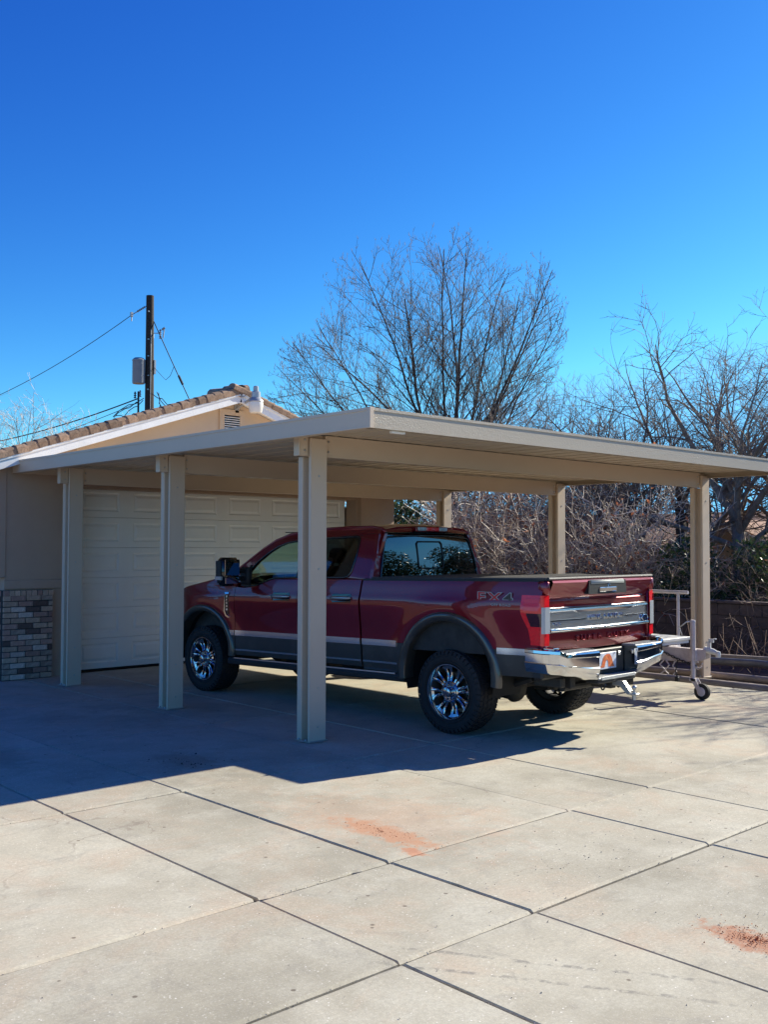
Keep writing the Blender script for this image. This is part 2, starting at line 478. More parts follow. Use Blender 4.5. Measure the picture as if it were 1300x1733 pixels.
drive = thing('driveway', None, None); drive['kind'] = 'structure'
jb = MB().box(-16.5, 12.33, -16.5, 13.7, -.118, -.022)
jb.build('joint_filler', MAT['joint'], drive)
XS = [-16.5, -14, -11.6, -9.2, -7, -4.8, -2.7, -.6, 1.35, 3.10, 4.03, 5.75, 6.76, 9.90, 12.33]
YS = [-16.5, -14, -11.5, -9, -6.5, -4, -1.7, .55, 3.25, 4.32, 6.60, 8.9, 11.2, 13.7]
rs = random.Random(5)
def slab(x0, x1, y0, y1):
    """concrete bay with rounded, slightly chipped arrises"""
    c, d = .007, .012
    dz = rs.uniform(-.003, .003)
    n = 14
    def side(a, b):
        out = []
        for i in range(n):
            t = i / n
            out.append((a[0] + (b[0] - a[0]) * t, a[1] + (b[1] - a[1]) * t))
        return out
    P = side((x0, y0), (x1, y0)) + side((x1, y0), (x1, y1)) + side((x1, y1), (x0, y1)) + side((x0, y1), (x0, y0))
    cx, cy = (x0 + x1) / 2, (y0 + y1) / 2
    outer, inner, vs = [], [], []
    N = len(P)
    for k, (px, py) in enumerate(P):
        j = rs.uniform(-.0018, .0022) + (rs.uniform(.004, .012) if rs.random() < .05 else 0)
        ox = px + (j if px < cx else -j) * (1 if abs(px - x0) < 1e-6 or abs(px - x1) < 1e-6 else 0)
        oy = py + (j if py < cy else -j) * (1 if abs(py - y0) < 1e-6 or abs(py - y1) < 1e-6 else 0)
        outer.append((ox, oy))
        inner.append((min(max(ox, x0 + c * .8), x1 - c * .8), min(max(oy, y0 + c * 3.0), y1 - c * 3.0)))
    for (x, y) in outer: vs.append((x, y, -.10))
    for (x, y) in outer: vs.append((x, y, -.010 + dz))
    for (x, y) in inner: vs.append((x, y, dz))
    fs = []
    for k in range(N):
        m = (k + 1) % N
        fs.append((k, m, N + m, N + k)); fs.append((N + k, N + m, 2 * N + m, 2 * N + k))
    fs.append(tuple(range(2 * N, 3 * N)))
    me = mesh_from('slab', vs, fs, MAT['concrete'])
    link('slab', me, drive)
for i in range(len(XS) - 1):
    for j in range(len(YS) - 1):
        gx, gy = (.0062 if i in (8, 9) else .0046), .0050
        if XS[i] > 5 and XS[i] < 5.8 and False: gx = .003
        y1 = YS[j + 1] - gy if j < len(YS) - 2 else YS[j + 1]
        gx1 = .0062 if i + 1 in (9, 10) else .0046
        gx = .0062 if i in (9, 10) else .0046
        slab(XS[i] + gx, XS[i + 1] - (gx1 if i < len(XS) - 2 else 0), YS[j] + gy, y1)

def crumbs(name, label, cx, cy, rx, ry, n, seed, mat, size=(.003, .012), cat='dirt'):
    r = random.Random(seed); m = MB()
    for _ in range(n):
        a, q = r.uniform(0, 6.28), abs(r.gauss(0, .5))
        x, y = cx + math.cos(a) * q * rx, cy + math.sin(a) * q * ry
        s = r.uniform(*size)
        vs = [(x + r.uniform(-s, s), y + r.uniform(-s, s), .001) for _ in range(3)] + [(x, y, .003 + s * r.uniform(.4, 1))]
        m.add(vs, [(0, 1, 3), (1, 2, 3), (2, 0, 3), (0, 2, 1)])
    o = m.build(name, mat)
    tag(o, label, cat, kind='stuff')
crumbs('clay_crumbs', 'orange clay crumbs dried on the sunlit concrete in front of the carport', 4.42, 4.80, .2, .55, 200, 3, MAT['clay'], (.0015, .006))
crumbs('clay_crumbs', 'rusty red dirt heap on the concrete at the lower right', 4.52, 2.32, .2, .28, 330, 4, MAT['clay'], (.002, .0075))
crumbs('leaf_litter', 'dark leaf crumbs lying in the carport shadow left of the front post', 4.62, 7.45, .3, .55, 60, 6, MAT['joint'], (.004, .014))
crumbs('grit', 'scattered grit and seeds over the sunlit concrete', 5.0, 3.6, 5.0, 3.0, 500, 8, MAT['pipe_pale'], (.002, .006))

rj_ = random.Random(77); jm = MB()
for _ in range(900):          # grit and seeds caught in the open joints
    if rj_.random() < .6:
        x = rj_.choice((3.10, 4.03, 5.75, 6.76, 9.90)) + rj_.gauss(0, .006); y = rj_.uniform(1.0, 7.0)
    else:
        y = rj_.choice((3.25, 4.32, 6.60)) + rj_.gauss(0, .006); x = rj_.uniform(1.4, 11)
    s = rj_.uniform(.0015, .0055); z0 = -.004
    jm.add([(x + rj_.uniform(-s, s), y + rj_.uniform(-s, s), z0) for _k in range(3)] + [(x, y, z0 + s * 1.6)], [(0, 1, 3), (1, 2, 3), (2, 0, 3), (0, 2, 1)])
tag(jm.build('joint_grit', MAT['pipe_pale']), 'pale grit caught in the joints between the concrete slabs', 'grit', kind='stuff')

# ================================================================ garage building
HX0, HX1, WY = 5.50, 12.80, 13.60          # wall ends and front plane
RX, RZ = 9.17, 4.20                        # ridge of the gable wall (underside of roof)
SL = .333
house = thing('garage_building', 'beige stucco garage with tiled gable roof, white panelled door and brick wainscot', 'garage', (RX, WY, 0))
def H(mb, name, mats, **k):
    o = mb.build(name, mats, house, **k)
    o.location = (-RX, -WY, 0)
    return o
wall = MB()
DX0, DX1, DZ = 6.52, 11.86, 2.72
def zr(x): return RZ - SL * abs(x - RX)
# front wall as pieces round the opening, with thickness
wall.prism([(HX0, 0), (DX0, 0), (DX0, DZ), (DX0, zr(DX0)), (HX0, zr(HX0))], 1, WY, WY + .2)
wall.prism([(DX1, 0), (HX1, 0), (HX1, zr(HX1)), (DX1, zr(DX1)), (DX1, DZ)], 1, WY, WY + .2)
# side and back walls
wall.prism([(HX0, 0), (HX0 + .2, 0), (HX0 + .2, 2.6), (HX0, 2.6)], 1, WY + .2, 18)
wall.prism([(HX1 - .2, 0), (HX1, 0), (HX1, 2.6), (HX1 - .2, 2.6)], 1, WY + .2, 18)
wall.prism([(HX0 + .2, 0), (HX1 - .2, 0), (HX1 - .2, 2.6), (HX0 + .2, 2.6)], 1, 17.8, 18)
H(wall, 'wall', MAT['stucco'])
gab = MB()
gab.prism([(DX0, DZ), (DX1, DZ), (DX1, zr(DX1)), (RX, RZ), (DX0, zr(DX0))], 1, WY, WY + .2)
gz = 3.06
def below(x): return max(gz, 0)
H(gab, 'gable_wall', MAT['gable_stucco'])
# horizontal stucco band capping the wainscot
for xa, xb in ((HX0 - .02, DX0 - .125), (DX1 + .105, HX1 + .02)):
    bnd = MB().box(xa, xb, WY - .022, WY - .003, 1.235, 1.36, c=.006)
    H(bnd, 'wall_band', MAT['stucco'])
# corner board at the left end
cb = MB().box(HX0 - .10, HX0 - .003, WY - .02, WY + .22, 1.40, 3.0, c=.005)
H(cb, 'corner_board', MAT['stucco'])
# bricks: mortar backing plus individual bricks in five colours, sharing meshes
for xa, xb, ya, yb_ in ((HX0 - .003, DX0 - .36, WY - .055, WY - .003), (HX0 - .055, HX0 - .003, WY - .055, WY + 2.4), (DX1 + .10, HX1 + .05, WY - .055, WY - .003)):
    mort = MB().box(xa, xb, ya, yb_, 0, 1.222)
    H(mort, 'mortar_bed', MAT['mortar'])
brick_me = {}
def brick_mesh(L, Ht, k, mi):
    key = (round(L, 3), Ht, k, mi)
    if key not in brick_me:
        r = random.Random(k * 7 + 1)
        m = MB(); m.cbox(-L / 2, L / 2, -.018, .012, -Ht / 2, Ht / 2, .004)
        m.v = [(x + r.uniform(-.002, .002), y + r.uniform(-.004, .002), z + r.uniform(-.0015, .0015)) for x, y, z in m.v]
        me = mesh_from('brick', m.v, m.f, MAT['bricks'][mi])
        brick_me[key] = me
    return brick_me[key]
rb = random.Random(11)
def bricks(x0, x1, y, along='x'):
    rows, z = 15, .042
    for rI in range(rows):
        off = 0 if rI % 2 else -.105
        x = x0 + off
        while x < x1 - .02:
            a, c = max(x, x0), min(x + .203, x1)
            if c - a > .03:
                mi = rb.choices(range(5), (3, 3, 3, 2.2, 2.2))[0]
                if 8 < rI < 14 and .35 < (a - x0) / (x1 - x0) < .75 and rb.random() < .7: mi = 3
                L = round((c - a) / .01) * .01 - .002 if c - a < .2 else .201
                o = link('brick', brick_mesh(L, .066, rb.randrange(3), mi), house)
                m_ = (a + c) / 2
                o.location = (m_ - RX, y - WY, z) if along == 'x' else (y - RX, m_ - WY, z)
                if along == 'y': o.rotation_euler = (0, 0, -math.pi / 2)
            x += .213
        z += .0765
    x = x0 + .038
    while x < x1 - .02:      # rowlock course on top
        o = link('brick', brick_mesh(.070, .072, rb.randrange(3), rb.choice((0, 0, 4, 1))), house)
        o.location = (x - RX, y - WY, 1.183) if along == 'x' else (y - RX, x - WY, 1.183)
        if along == 'y': o.rotation_euler = (0, 0, -math.pi / 2)
        x += .079
bricks(HX0 - .045, DX0 - .362, WY - .062)
bricks(DX1 + .105, HX1 + .045, WY - .062)
bricks(WY - .02, WY + 2.38, HX0 - .062, 'y')
# door surround
tr = MB()
tr.box(DX0 - .12, DX0 + .075, WY - .03, WY + .26, 0, DZ + .14, c=.006)
tr.box(DX1 - .075 + .06, DX1 + .10, WY - .03, WY + .26, 0, DZ + .14, c=.006)
tr.box(DX0 + .075, DX1 - .015, WY - .03, WY + .26, DZ - .05, DZ + .14, c=.006)
H(tr, 'door_surround', MAT['trim_brown'])
# panelled overhead door, six sections
gd = MB().box(DX0 + .06, DX1 - .01, WY + .32, WY + .34, .02, 2.70)
gdo = H(gd, 'garage_door', MAT['door_paint'])
def door_section():
    Wd, Hs = DX1 - DX0 - .10, .442
    m = MB()
    # frame grid with raised panels
    ncol = 6
    cw = Wd / ncol
    y0, yr = 0.0, .012
    for c in range(ncol):
        xa, xb = c * cw, (c + 1) * cw
        px0, px1, pz0, pz1 = xa + .12, xb - .12, .085, Hs - .075
        if c == 0: px0 += .03
        rings = [(xa, xb, 0, Hs, 0.0), (px0, px1, pz0, pz1, 0.0), (px0 + .018, px1 - .018, pz0 + .018, pz1 - .018, .012),
                 (px0 + .032, px1 - .032, pz0 + .032, pz1 - .032, .012), (px0 + .065, px1 - .065, pz0 + .065, pz1 - .065, .001)]
        b = len(m.v); vs = []
        for (a, e, f_, g, d) in rings:
            vs += [(a, d, f_), (e, d, f_), (e, d, g), (a, d, g)]
        fs = []
        for r_ in range(len(rings) - 1):
            for k in range(4):
                q = (k + 1) % 4
                fs.append((r_ * 4 + k, r_ * 4 + q, r_ * 4 + 4 + q, r_ * 4 + 4 + k))
        fs.append(tuple(range(len(vs) - 4, len(vs))))
        m.add(vs, fs)
    m.add([(0, 0, Hs), (Wd, 0, Hs), (Wd, .012, Hs + .006), (0, .012, Hs + .006), (0, .03, Hs + .006), (Wd, .03, Hs + .006),
           (0, 0, 0), (Wd, 0, 0), (Wd, .03, 0), (0, .03, 0)], [(0, 1, 2, 3), (3, 2, 5, 4), (6, 9, 8, 7), (7, 8, 5, 2, 1), (6, 0, 3, 4, 9)])
    return mesh_from('door_section', m.v, m.f, MAT['door_paint'])
dsm = door_section()
for k in range(6):
    o = link('door_section', dsm, gdo)
    o.location = (DX0 + .075, WY + .285, .018 + k * .4495)
seal = MB().box(DX0 + .07, DX1 - .02, WY + .27, WY + .31, .001, .019)
so = seal.build('bottom_seal', MAT['black_plastic'], gdo)
hnd = MB(); hnd.box(0, .16, -.03, -.018, 0, .03, c=.004); hnd.box(0.005, .02, -.018, 0, .005, .025); hnd.box(.14, .155, -.018, 0, .005, .025)
ho = hnd.build('handle', MAT['black_plastic'], gdo); ho.location = ((DX0 + DX1) / 2 - .08, WY + .285, .25)

# roof: deck, white rake boards, soffit, tiles
OV = .27
YF = WY - OV
roofm = MB()
for sgn in (-1, 1):
    xe = RX + sgn * 4.35
    ze = RZ - SL * 4.35
    n = 60
    # rolled tile field: rounded ribs running down the slope
    vs, fs = [], []
    ny = 18
    for j in range(ny + 1):
        hb = .045 * abs(math.sin(j * math.pi / 2))
        for i in range(11):
            y = YF + .16 + (.55 + 1.9 * i / 10) * j / ny
            x = RX + sgn * 4.35 * i / 10
            vs.append((x, y, RZ + .085 - SL * abs(x - RX) + hb))
    for j in range(ny):
        for i in range(10):
            a = j * 11 + i
            fs.append((a, a + 1, a + 12, a + 11))
    roofm.add(vs, fs)
ye0, ye1 = YF + .71, YF + 2.61
ze_ = RZ + .085 - SL * 4.35
roofm.add([(RX, ye0, RZ + .085), (RX - 4.35, ye1, ze_), (RX + 4.35, ye1, ze_), (RX + 4.35, 18.4, ze_ - .3), (RX - 4.35, 18.4, ze_ - .3)], [(0, 1, 4, 3, 2)])
ro = H(roofm, 'roof', MAT['tile'], smooth=True, sharp=70)
ro.location = (-RX, -WY, 0)
deck = MB()
deck.add([(RX, YF + .04, RZ + .06), (RX - 4.35, YF + .04, RZ + .06 - SL * 4.35), (RX - 4.35, YF + 2.5, RZ + .06 - SL * 4.35), (RX, YF + .6, RZ + .06),
          (RX + 4.35, YF + .04, RZ + .06 - SL * 4.35), (RX + 4.35, YF + 2.5, RZ + .06 - SL * 4.35)], [(0, 1, 2, 3), (0, 3, 5, 4)])
deck.add([(RX, YF + .04, RZ + .01), (RX - 4.35, YF + .04, RZ + .01 - SL * 4.35), (RX - 4.35, YF + 2.5, RZ + .01 - SL * 4.35), (RX, YF + .6, RZ + .01),
          (RX + 4.35, YF + .04, RZ + .01 - SL * 4.35), (RX + 4.35, YF + 2.5, RZ + .01 - SL * 4.35)], [(0, 3, 2, 1), (0, 4, 5, 3)])
H(deck, 'soffit', MAT['white_paint'], fix=False)
ang = math.atan(SL)
Ls = 4.42 / math.cos(ang)
for sgn in (-1, 1):
    b = MB()
    b.cbox(0, Ls, 0, .035, -.075, .075, .004)
    b.cbox(0, Ls, -.018, -.001, .035, .078, .003)
    o = b.build('rake_board', MAT['white_paint'], house)
    o.location = (0, -OV, RZ + .015)
    o.rotation_euler = (0, ang if sgn > 0 else math.pi - ang, 0)
    if sgn < 0:
        # mirrored board so that its moulding stays on top
        o.data.transform(Matrix.Diagonal((1, 1, -1, 1))); o.data.flip_normals()
# rake tiles: each its own overlapping barrel piece
def rake_tile_mesh(k):
    r = random.Random(k)
    m = MB()
    L, Wt, Hh = .20, .20, .104
    secs = []
    for t, w, lift in ((0, 1.0, .010), (1.0, .95, .0)):
        ring = []
        for q in range(7):
            a = math.pi * q / 6
            ring.append((t * L, Wt / 2 - math.cos(a) * Wt / 2 * w, lift + Hh * (.55 + .45 * math.sin(a)) * w))
        ring = [(t * L, Wt / 2 - Wt / 2 * w, lift - .02)] + ring + [(t * L, Wt / 2 + Wt / 2 * w, lift - .012)]
        secs.append(ring)
    n = len(secs[0])
    vs = secs[0] + secs[1]
    vs = [(x + r.uniform(-.004, .004), y + r.uniform(-.003, .003), z + r.uniform(-.004, .004)) for x, y, z in vs]
    fs = [(i, (i + 1) % n, (i + 1) % n + n, i + n) for i in range(n)] + [tuple(range(n))[::-1], tuple(range(n, 2 * n))]
    m.add(vs, fs)
    bm_ = mesh_from('roof_tile', m.v, m.f, MAT['tile'])
    return bm_
tms = [rake_tile_mesh(k) for k in range(5)]
rt = random.Random(2)
for sgn in (-1, 1):
    step = .158
    k = 0
    d = 4.40 / math.cos(ang) - .02
    while d > .02:
        # lower end at distance d from the ridge, tile climbs towards the ridge
        o = link('roof_tile', tms[rt.randrange(5)], house)
        x = sgn * d * math.cos(ang); z = RZ + .098 - d * math.sin(ang)
        o.rotation_euler = (0, (-(ang) if sgn < 0 else -(math.pi - ang)) + rt.uniform(-.014, .014), 0)
        if sgn > 0:
            o.rotation_euler = (0, -ang + rt.uniform(-.014, .014), math.pi)
            o.location = (x, -OV + .155 + rt.uniform(-.006, .006), z)
        else:
            o.location = (x, -OV - .03 + rt.uniform(-.006, .006), z)
        d -= step
cap = MB()
for k in range(2):
    M_ = Matrix.Translation((RX, YF - .03 + k * .42, RZ + .12)) @ Matrix.Rotation(-math.pi / 2, 4, 'X') @ Matrix.Rotation(.04, 4, 'X')
    cap.lathe([(.10, 0), (.115, .44)], 12, M_)
H(cap, 'ridge_cap', MAT['tile'])
# louvred gable vent
vf = MB()
VX0, VX1, VZ0, VZ1 = 8.93, 9.41, 3.56, 4.045
vf.box(VX0, VX1, WY - .03, WY - .002, VZ1 - .09, VZ1, c=.004)
vf.box(VX0, VX1, WY - .03, WY - .002, VZ0, VZ0 + .09, c=.004)
vf.box(VX0, VX0 + .09, WY - .031, WY - .002, VZ0 + .09, VZ1 - .09, c=.004)
vf.box(VX1 - .09, VX1, WY - .031, WY - .002, VZ0 + .09, VZ1 - .09, c=.004)
vo_ = H(vf, 'gable_vent', MAT['gable_stucco'])
vb = MB().box(VX0 + .09, VX1 - .09, WY - .006, WY - .003, VZ0 + .09, VZ1 - .09)
vb.build('vent_screen', MAT['black_plastic'], vo_)
slm = MB(); slm.cbox(0, VX1 - VX0 - .184, -.018, .004, -.004, .004, .0015, M=Matrix.Rotation(rad(35), 4, 'X'))
slme = mesh_from('louvre_slat', slm.v, slm.f, MAT['white_paint'])
for k in range(8):
    o = link('louvre_slat', slme, vo_); o.location = (VX0 + .092, WY - .014, VZ0 + .115 + k * .036)

# yard light on its bracket under the rake
yl = thing('yard_light', 'grey cast metal dusk-to-dawn yard light with milky bowl, mounted at the peak of the gable', 'outdoor light', (9.26, 13.05, 4.12))
m = MB(); m.tube([(0, .56, -.06), (0, .30, .02), (0, .1, .09)], .022, 10); m.box(-.04, .04, .52, .56, -.12, .02, c=.004)
m.build('bracket', MAT['lamp_metal'], yl, smooth=True, sharp=40)
m = MB(); m.lathe([(.0, .175), (.060, .172), (.074, .16), (.076, .075), (.092, .055), (.118, .03), (.124, .01), (.118, .0)], 28)
m.build('housing', MAT['lamp_metal'], yl, smooth=True, sharp=35)
m = MB(); m.lathe([(.0, .262), (.030, .260), (.042, .248), (.044, .176)], 20)
m.build('photocell', MAT['lamp_metal'], yl, smooth=True, sharp=35)
m = MB(); m.lathe([(.114, .006), (.118, -.02), (.115, -.07), (.100, -.155), (.090, -.168), (.0, -.172)], 28)
m.build('lamp_bowl', MAT['lamp_lens'], yl, smooth=True, sharp=50)

# ================================================================ carport
CX0, CX1, CY0, CY1 = 5.57, 13.20, 6.22, 13.565
ZB, ZT = 2.828, 2.995
cp = thing('carport', 'beige aluminium carport with flat roof on six posts in front of the garage', 'carport', (9.5, 10, 0))
def C(mb, name, mats, **k):
    o = mb.build(name, mats, cp, **k); o.location = (-9.5, -10, 0); return o
def post(px, py, mirror=False):
    """steel patio post: full-height front channel, grooved web, rear channel under the beam"""
    w = .20
    m = MB()
    c = .006
    m.box(px, px + w, py, py + .0345, 0, ZB + .03, c=c)                 # front channel face
    m.box(px + .085, px + w - .085, py + .035, py + .125, 0, 2.68)            # recessed web
    m.box(px, px + w, py + .125, py + .195, 0, 2.688, c=c)               # rear channel
    # pressed ribs in the visible face
    m.box(px + .002, px + .010, py - .003, py, .002, ZB - .01)
    o = C(m, 'post', MAT['alu'])
    b = MB(); b.box(px - .015, px + w + .015, py - .01, py + .21, .002, .012, c=.003)
    base = b.build('base_plate', MAT['pipe_pale'], o)
    rg_ = random.Random(int(px * 10 + py * 100)); g = MB()
    ring = []
    for q in range(18):
        a_ = q * math.pi / 9
        rx_, ry_ = .125 + rg_.uniform(0, .035), .13 + rg_.uniform(0, .035)
        ring.append((px + w / 2 + rx_ * math.cos(a_), py + .1 + ry_ * math.sin(a_)))
    g.add([(x_, y_, .0045) for x_, y_ in ring] + [(px + w / 2 + (x_ - px - w / 2) * .8, py + .1 + (y_ - py - .1) * .8, .0095) for x_, y_ in ring],
          [(q, (q + 1) % 18, 18 + (q + 1) % 18, 18 + q) for q in range(18)] + [tuple(range(18, 36))])
    g.build('grout_pad', MAT['pipe_pale'], o)
    b = MB()
    for sy in (.045, .15):
        b.lathe([(0, .018), (.010, .016), (.013, .010), (.013, 0)], 6, Matrix.Translation((px - .009, py + sy, .012)))
    b.build('anchor_bolt', MAT['bolt'], o)
    b = MB()
    for z in (.14, .5, 1.62, 2.5):
        b.lathe([(0, -.006), (.009, -.005), (.011, 0)], 8, Matrix.Translation((px + w * .5, py - .001, z)) @ Matrix.Rotation(rad(-90), 4, 'X'))
    b.build('screw', MAT['bolt'], o)
ROWS = (7.405, 9.955, 12.49)
for py in ROWS:
    post(5.89, py)
    post(12.985, py)
for i, py in enumerate(ROWS):
    m = MB()
    y0, y1 = py + .0355, py + .115
    if i == 2: zb, zt = 2.655, 2.865
    elif i == 1: zb, zt = 2.67, 2.880
    else: zb, zt = 2.69, 2.895
    # C profile: face, return lips
    m.box(5.79, 13.24, y0 + .0275, y1, zb, zt, c=.004)
    m.box(5.79, 5.889, y0, y0 + .0275, zb, zt, c=.004)
    m.box(6.091, 12.984, y0, y0 + .0275, zb, zt, c=.004)
    m.box(6.091, 12.984, y0 - .004, y0 - .0005, zb + .001, zb + .018)
    m.box(6.091, 12.984, y0 - .004, y0 - .0005, zt - .018, zt - .001)
    o = C(m, 'beam', MAT['alu'])
    for bx_ in (5.845, 6.13, 12.93):
        e = MB()
        for dz_ in (.05, .15):
            e.lathe([(0, .010), (.009, .009), (.012, .004), (.012, 0)], 6, Matrix.Translation((bx_, (y0 - .0005) if bx_ > 5.9 else y0 - .0005, zb + dz_)) @ Matrix.Rotation(rad(90), 4, 'X'))
        e.build('beam_bolt', MAT['bolt'], o)
    e = MB(); e.box(5.776, 5.789, y0 - .003, y1 + .003, zb - .004, zt - .002, c=.003)
    e.build('end_cap', MAT['alu'], o)
# roof pans, running along the truck, with standing joints visible from below
pw = .3015
k = 0
x = CX0 + .03
pan = MB()
pan.box(.002, pw - .002, 0, CY1 - CY0 - .08, 0, .05)
pan.box(.002, .02, .0, CY1 - CY0 - .08, -.008, -.0005)
pan.box(pw - .008, pw - .002, .0, CY1 - CY0 - .08, -.004, -.0005)
pan_me = mesh_from('roof_panel', pan.v, pan.f, MAT['ceiling_alu'])
while x + pw < CX1 - .02:
    o = link('roof_panel', pan_me, cp); o.location = (x - 9.5, CY0 + .04 - 10, 2.905)
    x += pw
# fascias with top and bottom lips
def fascia(ax, mat, name='fascia'):
    m = MB()
    m2 = m
    for (a0, a1, z0, z1) in ((0, .035, ZB, ZT), (-.008, 0, ZT - .022, ZT + .003), (.035, .085, ZB, ZB + .006), (-.004, 0, ZB, ZB + .014)):
        if ax == 'front': m.box(CX0 + .03, CX1 - .03, CY0 + a0 + .0, CY0 + a1, z0, z1)
        elif ax == 'left': m.box(CX0 + a0, CX0 + a1, CY0 + .03, CY1, z0, z1)
        elif ax == 'right': m.box(CX1 - a1, CX1 - a0, CY0 + .03, CY1, z0, z1)
        else: m.box(CX0 + .03, CX1 - .03, CY1 - a1, CY1 - a0, z0, z1)
    return C(m, name, mat)
fascia('left', MAT['alu']); fascia('right', MAT['alu_face']); fascia('front', MAT['alu_face'])
m = MB(); m.box(CX0 + .03, CX1 - .03, CY1 - .035, CY1, ZB + .0, ZT)
C(m, 'fascia', MAT['alu'])
for cx in (CX0, CX1 - .034):
    m = MB(); m.box(cx - .006, cx + .040, CY0 - .012, CY0 + .034, ZB - .004, ZT + .006, c=.003)
    C(m, 'corner_cap', MAT['alu'])
m = MB(); m.box(5.86, 6.02, CY0 + .035, CY0 + .07, ZB - .022, ZB - .001, c=.003)
C(m, 'drain_spout', MAT['white_paint'])
m = MB(); m.box(CX0 + .036, CX1 - .036, CY0 + .036, CY1 - .036, 2.957, 2.975)
C(m, 'roof_deck', MAT['alu'])
# ================================================================ pickup truck
def paint_material():
    m, n, l, b = nmat('burgundy_metallic_paint')
    tc = n.new('ShaderNodeTexCoord')
    t = n.new('ShaderNodeTexNoise'); t.inputs['Scale'].default_value = 900; t.inputs['Detail'].default_value = 1
    l.new(tc.outputs['Object'], t.inputs['Vector'])
    mr = n.new('ShaderNodeMapRange'); mr.inputs['From Min'].default_value = .35; mr.inputs['From Max'].default_value = .7
    mr.inputs['To Min'].default_value = .75; mr.inputs['To Max'].default_value = 1.35
    l.new(t.outputs['Fac'], mr.inputs['Value'])
    vm = n.new('ShaderNodeVectorMath'); vm.operation = 'SCALE'; vm.inputs[0].default_value = (.235, .002, .011)
    l.new(mr.outputs[0], vm.inputs['Scale']); l.new(vm.outputs[0], b.inputs['Base Color'])
    b.inputs['Metallic'].default_value = .55; b.inputs['Roughness'].default_value = .33
    b.inputs['Coat Weight'].default_value = 1.0; b.inputs['Coat Roughness'].default_value = .02; b.inputs['Coat IOR'].default_value = 1.58
    d = n.new('ShaderNodeTexNoise'); d.inputs['Scale'].default_value = 3; d.inputs['Detail'].default_value = 9; d.inputs['Roughness'].default_value = .75
    l.new(tc.outputs['Object'], d.inputs['Vector'])
    mr2 = n.new('ShaderNodeMapRange'); mr2.inputs['From Min'].default_value = .4; mr2.inputs['From Max'].default_value = .75
    mr2.inputs['To Min'].default_value = .008; mr2.inputs['To Max'].default_value = .035
    l.new(d.outputs['Fac'], mr2.inputs['Value']); l.new(mr2.outputs[0], b.inputs['Coat Roughness'])
    return m
P_RED = paint_material()
P_GREY = principled('stone_grey_paint', (.075, .068, .058), .38, metal=.5, coat=1.0, coat_rough=.05, grime=(.20, .175, .14), gscale=3, gamt=.3)
P_CHROME = principled('chrome', (.66, .67, .68), .07, metal=1.0, var=.05, vscale=4)
P_POL = principled('polished_aluminium', (.45, .45, .45), .38, metal=.85)
P_LINER = principled('liner_black', (.010, .010, .011), .8)
P_WHEEL = principled('wheel_chrome', (.54, .55, .56), .11, metal=1.0, var=.08, vscale=5)
P_SATIN = principled('satin_silver', (.84, .85, .86), .26, metal=1.0, var=.04, vscale=30)
P_BLK = principled('textured_black_trim', (.018, .018, .02), .55, bump=.2, bscale=300)
P_GLOSSBLK = principled('gloss_black', (.008, .008, .01), .12, coat=.6)
P_RUB = principled('tyre_rubber', (.014, .014, .016), .75, var=.3, vscale=14, bump=.25, bscale=120, grime=(.05, .044, .036), gscale=6, gamt=.2)
P_UNDER = principled('dusty_underbody', (.030, .028, .027), .7, var=.4, vscale=9, grime=(.11, .09, .075), gscale=4, gamt=.5)
P_VINYL = principled('tonneau_vinyl', (.052, .053, .055), .55, bump=.25, bscale=240)
P_RLENS = principled('red_lens', (.85, .010, .018), .08, coat=1.0, bump=.22, bscale=70, var=.15, vscale=40)
P_CLENS = principled('clear_lens', (.42, .45, .47), .10, coat=1.0, bump=.15, bscale=120)
P_SMOKE = principled('smoked_lens', (.055, .012, .014), .08, coat=1.0)
P_AMBER = principled('amber_lens', (.75, .16, .01), .12, coat=1.0)
P_GL_TINT = glass_mat('privacy_glass', (.06, .075, .085), 1.55, 0.0, 1.5)
P_GL = glass_mat('green_side_glass', (.66, .84, .74), 1.40, 0.0, .18)
P_GL_BACK = glass_mat('rear_privacy_glass', (.02, .026, .032), 1.7, 0.0, 2.1)
P_INT = principled('dark_interior', (.025, .024, .024), .6)
P_SEAT = principled('saddle_leather', (.10, .05, .028), .5)
P_PAD = principled('step_pad', (.42, .43, .43), .45, metal=.5, bump=.9, bscale=90)
P_PLATE_W = principled('plate_white', (.72, .74, .78), .45, var=.25, vscale=18, grime=(.16, .34, .62), gscale=22, gamt=.9)
P_PLATE_O = principled('plate_orange', (.72, .16, .05), .45, var=.4, vscale=40, grime=(.80, .42, .14), gscale=25, gamt=.8)
P_MIRR = principled('mirror_glass', (.45, .47, .48), .01, metal=1.0)
P_DECALG = principled('decal_grey', (.34, .35, .36), .5)
P_DECALR = principled('decal_red', (.50, .02, .02), .5)
P_DECALK = principled('decal_charcoal', (.055, .05, .05), .5)
P_ROTOR = principled('brake_rotor', (.06, .055, .05), .5, metal=.8)

YAW = rad(2.8)
fwv, rtv = Vector((-math.sin(YAW), math.cos(YAW), 0)), Vector((math.cos(YAW), math.sin(YAW), 0))
org = Vector((7.192, 6.808, 0)) + fwv * .05 + rtv * .995
truck = thing('pickup_truck', 'burgundy crew-cab pickup truck with grey lower panels and chrome bumper parked under the carport', 'pickup truck', org, YAW)
SH = .02
def sh(v): return (v[0], v[1], v[2] - SH * (v[1] - .75))
WBX = 4.11
ARC = {'r': (.03, .545, .56, .545, .665, .635), 'f': (4.11, .60, .53, .485, .62, .565)}   # y, z, inner a, b, outer a, b
WT = ([.44, .50, .58, .66, .74, .82, .90, .98, 1.06, 1.14, 1.20, 1.25, 1.285, 1.32, 1.38, 1.44, 1.49, 1.52],
      [.900, .925, .942, .953, .960, .966, .969, .975, .983, .9915, .9975, 1.001, .9995, .988, .974, .961, .946, .930])
